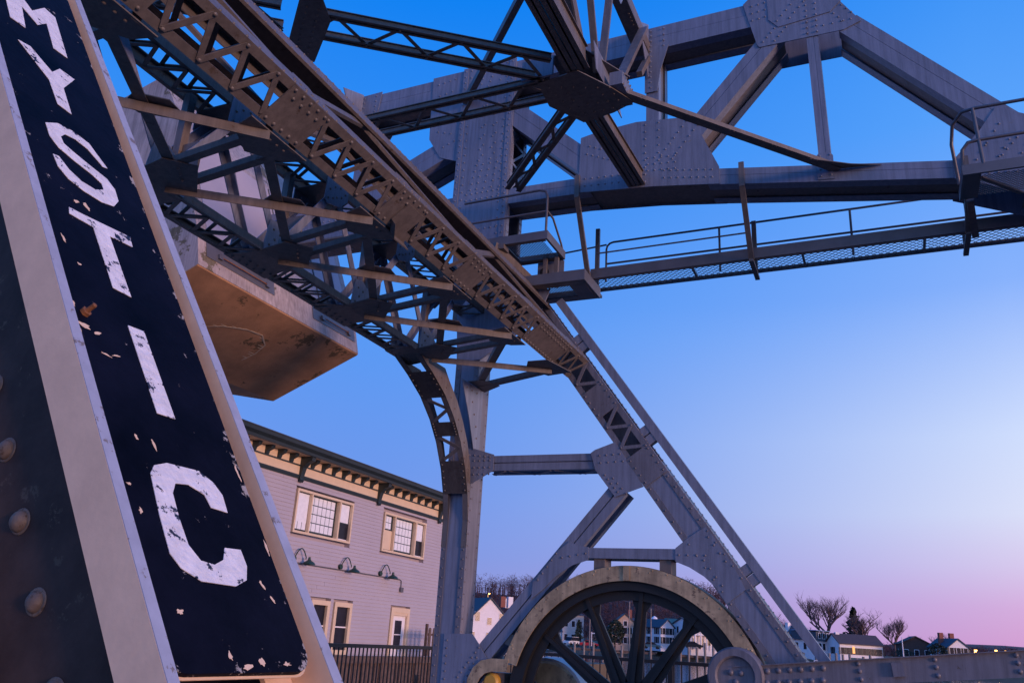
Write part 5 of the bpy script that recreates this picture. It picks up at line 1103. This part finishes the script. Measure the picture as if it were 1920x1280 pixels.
# cars, poles, piles, docks
def car(az, d, rot, m, label, zb=.9, van=False):
    o = pol(az, d, zb); t = thing('parked_car', label, 'van' if van else 'car', tuple(o), 'cars parked on the far shore'); a = R(rot); ex = V((math.cos(a), math.sin(a), 0)); ey = Z_.cross(ex); P = lambda x, y, z: o + ex*x + ey*y + Z_*z
    L = 2.2; bd = [(-L, .35), (-L, .85), (-L + .3, .95), (L - 1.2, .98), (L - .1, .8), (L, .4)]
    part(t, 'body', M().prism([P(x, -.85, z) for x, z in bd], ey*1.7), m)
    cb = [(-L + .1, .95), (-L + .25, 1.75), (L - 1.5, 1.75), (L - .9, .97)] if van else [(-L + .6, .95), (-L + 1.2, 1.45), (L - 1.9, 1.45), (L - 1.1, .97)]
    part(t, 'cabin_glass', M().prism([P(x, -.75, z) for x, z in cb], ey*1.5), GLASS)
    part(t, 'roof_panel', M().prism([P(x, -.76, z) for x, z in ((cb[1][0] - .05, cb[1][1]), (cb[2][0] + .05, cb[2][1]), (cb[2][0], cb[2][1] + .07), (cb[1][0], cb[1][1] + .07))], ey*1.52), m)
    for x in (-1.35, 1.35):
        for y in (-.86, .70): part(t, 'wheel', M().lathe([(0, 0), (.33, 0), (.33, .16), (0, .16)], P(x, y, .33), ey, 14), RUBBER)
    for y in (-.6, .6): part(t, 'headlight', M().prism([P(L, y - .15, .6), P(L, y + .15, .6), P(L, y + .15, .78), P(L, y - .15, .78)], ex*.03), WPAINT)
car(-19.85, 203.5, -105, WCAR, 'white van parked facing the river by the little shed', van=True, zb=.75)
car(-18.65, 205, 10, RED, 'bright red car parked near the street sign', zb=.55)
car(-14.73, 206, 5, TEAL, 'teal blue car parked below the white gabled house', zb=1.0)
car(-12.1, 207, 5, BLACK, 'dark car parked in front of the porch house', zb=1.6)
def lamp_post(az, d, z0, h, label, arms, lit=False):
    o = pol(az, d, z0); t = thing('street_lamp', label, 'street lamp', tuple(o), 'street lamps on the far shore'); e = V((math.cos(R(az)), -math.sin(R(az)), 0))
    part(t, 'pole', M().tube([o, o + Z_*h], [.17, .12], 6), PILE)
    for s in arms:
        part(t, 'arm', M().tube([o + Z_*(h - .1), o + Z_*(h + .15) + e*s*1.6], .06, 5), GALV); c = o + Z_*(h + .12) + e*s*1.75
        part(t, 'lamp_head', M().prism([c + V((-.3, -.15, 0)), c + V((.3, -.15, 0)), c + V((.3, .15, 0)), c + V((-.3, .15, 0))], Z_*.14), LAMP if lit else GALV)
        if lit:
            part(t, 'lamp_globe', M().lathe([(0, -.28), (.2, -.2), (.28, 0), (.2, .0), (0, .0)], c, Z_, 10), LAMP)
            l = bpy.data.lights.new('lamp_glow', 'POINT'); l.energy = 260; l.color = (1, .5, .15); l.shadow_soft_size = .3; lo = bpy.data.objects.new('lamp_glow', l); COL.objects.link(lo); lo.location = c - Z_*.5; lo.parent = t; lo.location = (c - Z_*.5) - o
lamp_post(-16.15, 200, -1, 11.8, 'tall twin armed street lamp standing between two wheel spokes', (-1, 1))
lamp_post(-14.78, 201, -1, 10.6, 'tall single armed street lamp in front of the white wing', (-.4,))
lamp_post(-18.68, 200, -1, 7.6, 'plain pale pole close to the red car', (.3,))
lamp_post(-25.4, 330, 10, 6.6, 'glowing orange street lamp on the hill above the plain white house', (.3,), True)
lamp_post(1.40, 232, 2.0, 3.4, 'lit orange street lamp beside the dark round shrub', (.2,), True)
lamp_post(3.72, 220, 2.0, 2.6, 'brightest orange street lamp just right of the twin chimney house', (.2,), True)
lamp_post(4.75, 260, 2.0, 3.4, 'small far orange street lamp right of the brightest one', (.2,), True)
lamp_post(5.25, 262, 2.0, 3.4, 'farthest right orange street lamp under the pink sky', (.2,), True)
o = pol(.02, 205, 1.0); fp = thing('flagpole', 'thin white flagpole rising above the steel rod', 'flagpole', tuple(o)); part(fp, 'pole', M().tube([o, o + Z_*5.2], [.13, .08], 8), WPAINT); part(fp, 'finial', M().lathe([(0, -.12), (.12, 0), (0, .12)], o + Z_*5.3, Z_, 8), WPAINT)
ssn = pol(-18.55, 204, .8); sgn2 = thing('street_sign', 'white street sign post with a blank side arm behind the red car', 'sign', tuple(ssn)); part(sgn2, 'post', M().tube([ssn, ssn + Z_*3.1], .1, 6), WPAINT); part(sgn2, 'arm', M().bar(ssn + Z_*2.8, ssn + Z_*2.8 + X_*1.2, Z_, -.1, .1, -.04, .04), WPAINT); part(sgn2, 'panel', M().bar(ssn + Z_*1.9 + X_*.3, ssn + Z_*1.9 + X_*1.3, Z_, -.7, .6, -.03, .03), NAVY)
def dock(az0, az1, d, z, label, npile, side=None, ph=2.6, seed=1):
    rng = random.Random(seed); p, q = pol(az0, d), pol(az1, d); t = thing('river_dock', label, 'dock', (p.x, p.y, z), 'docks along the far bank'); n = max(4, int((q - p).length/1.2))
    for k in range(n):
        a, b = p.lerp(q, (k + .03)/n), p.lerp(q, (k + .97)/n); part(t, 'deck_board', M().bar(a + Z_*z, b + Z_*z, Z_, -.15, 0, -1.1, 1.1), PILE)
    part(t, 'fascia', M().bar(p + Z_*z + V((0, -1.15, 0)), q + Z_*z + V((0, -1.15, 0)), Z_, -.5, -.02, -.05, .05), WOOD)
    for k in range(npile):
        a = p.lerp(q, (k + .5)/npile) + V((0, -1.3, 0)); part(t, 'piling', M().tube([a - Z_*3, a + Z_*(z + ph*rng.uniform(.6, 1.1))], .26, 8), PILE)
dock(-13.6, -9.6, 196, .25, 'grey timber dock with tall pilings seen at the right of the wheel', 8, seed=2)
dock(-19.8, -14.4, 198, .35, 'long low dock with pilings under the parked cars', 9, ph=1.6, seed=3)
dock(-9.0, -5.2, 200, .5, 'timber dock half hidden behind the raking leg', 6, ph=2, seed=4)
dock(-5.0, -1.6, 199, .6, 'brown dock with short piles below the row house', 9, ph=1.7, seed=5)
gb = M(); gb.bar(pol(-2.95, 201, .2), pol(-.9, 203, .2), Z_, -1.4, 1.5, -.2, .2); single('green_bulkhead', gb, GREENWALL, 'teal green bulkhead wall along the bank below the row house', 'bulkhead')
o = pol(-4.75, 192, -1); bt = thing('moored_boat', 'small pale boat with a low cabin moored off the brown dock', 'boat', tuple(o))
part(bt, 'hull', M().prism([o + V(p) for p in ((-2.6, -.8, .1), (2.0, -.8, .1), (3.0, 0, .1), (2.0, .8, .1), (-2.6, .8, .1))], Z_*.8), WPAINT); part(bt, 'cabin', M().prism([o + V(p) for p in ((-.9, -.6, .9), (.8, -.6, .9), (.5, -.6, 1.8), (-.7, -.6, 1.8))], Y_*1.2), WPAINT); part(bt, 'windscreen', M().prism([o + V(p) for p in ((-.6, -.62, 1.2), (.6, -.62, 1.2), (.45, -.62, 1.65), (-.55, -.62, 1.65))], Y_*.015), GLASS)
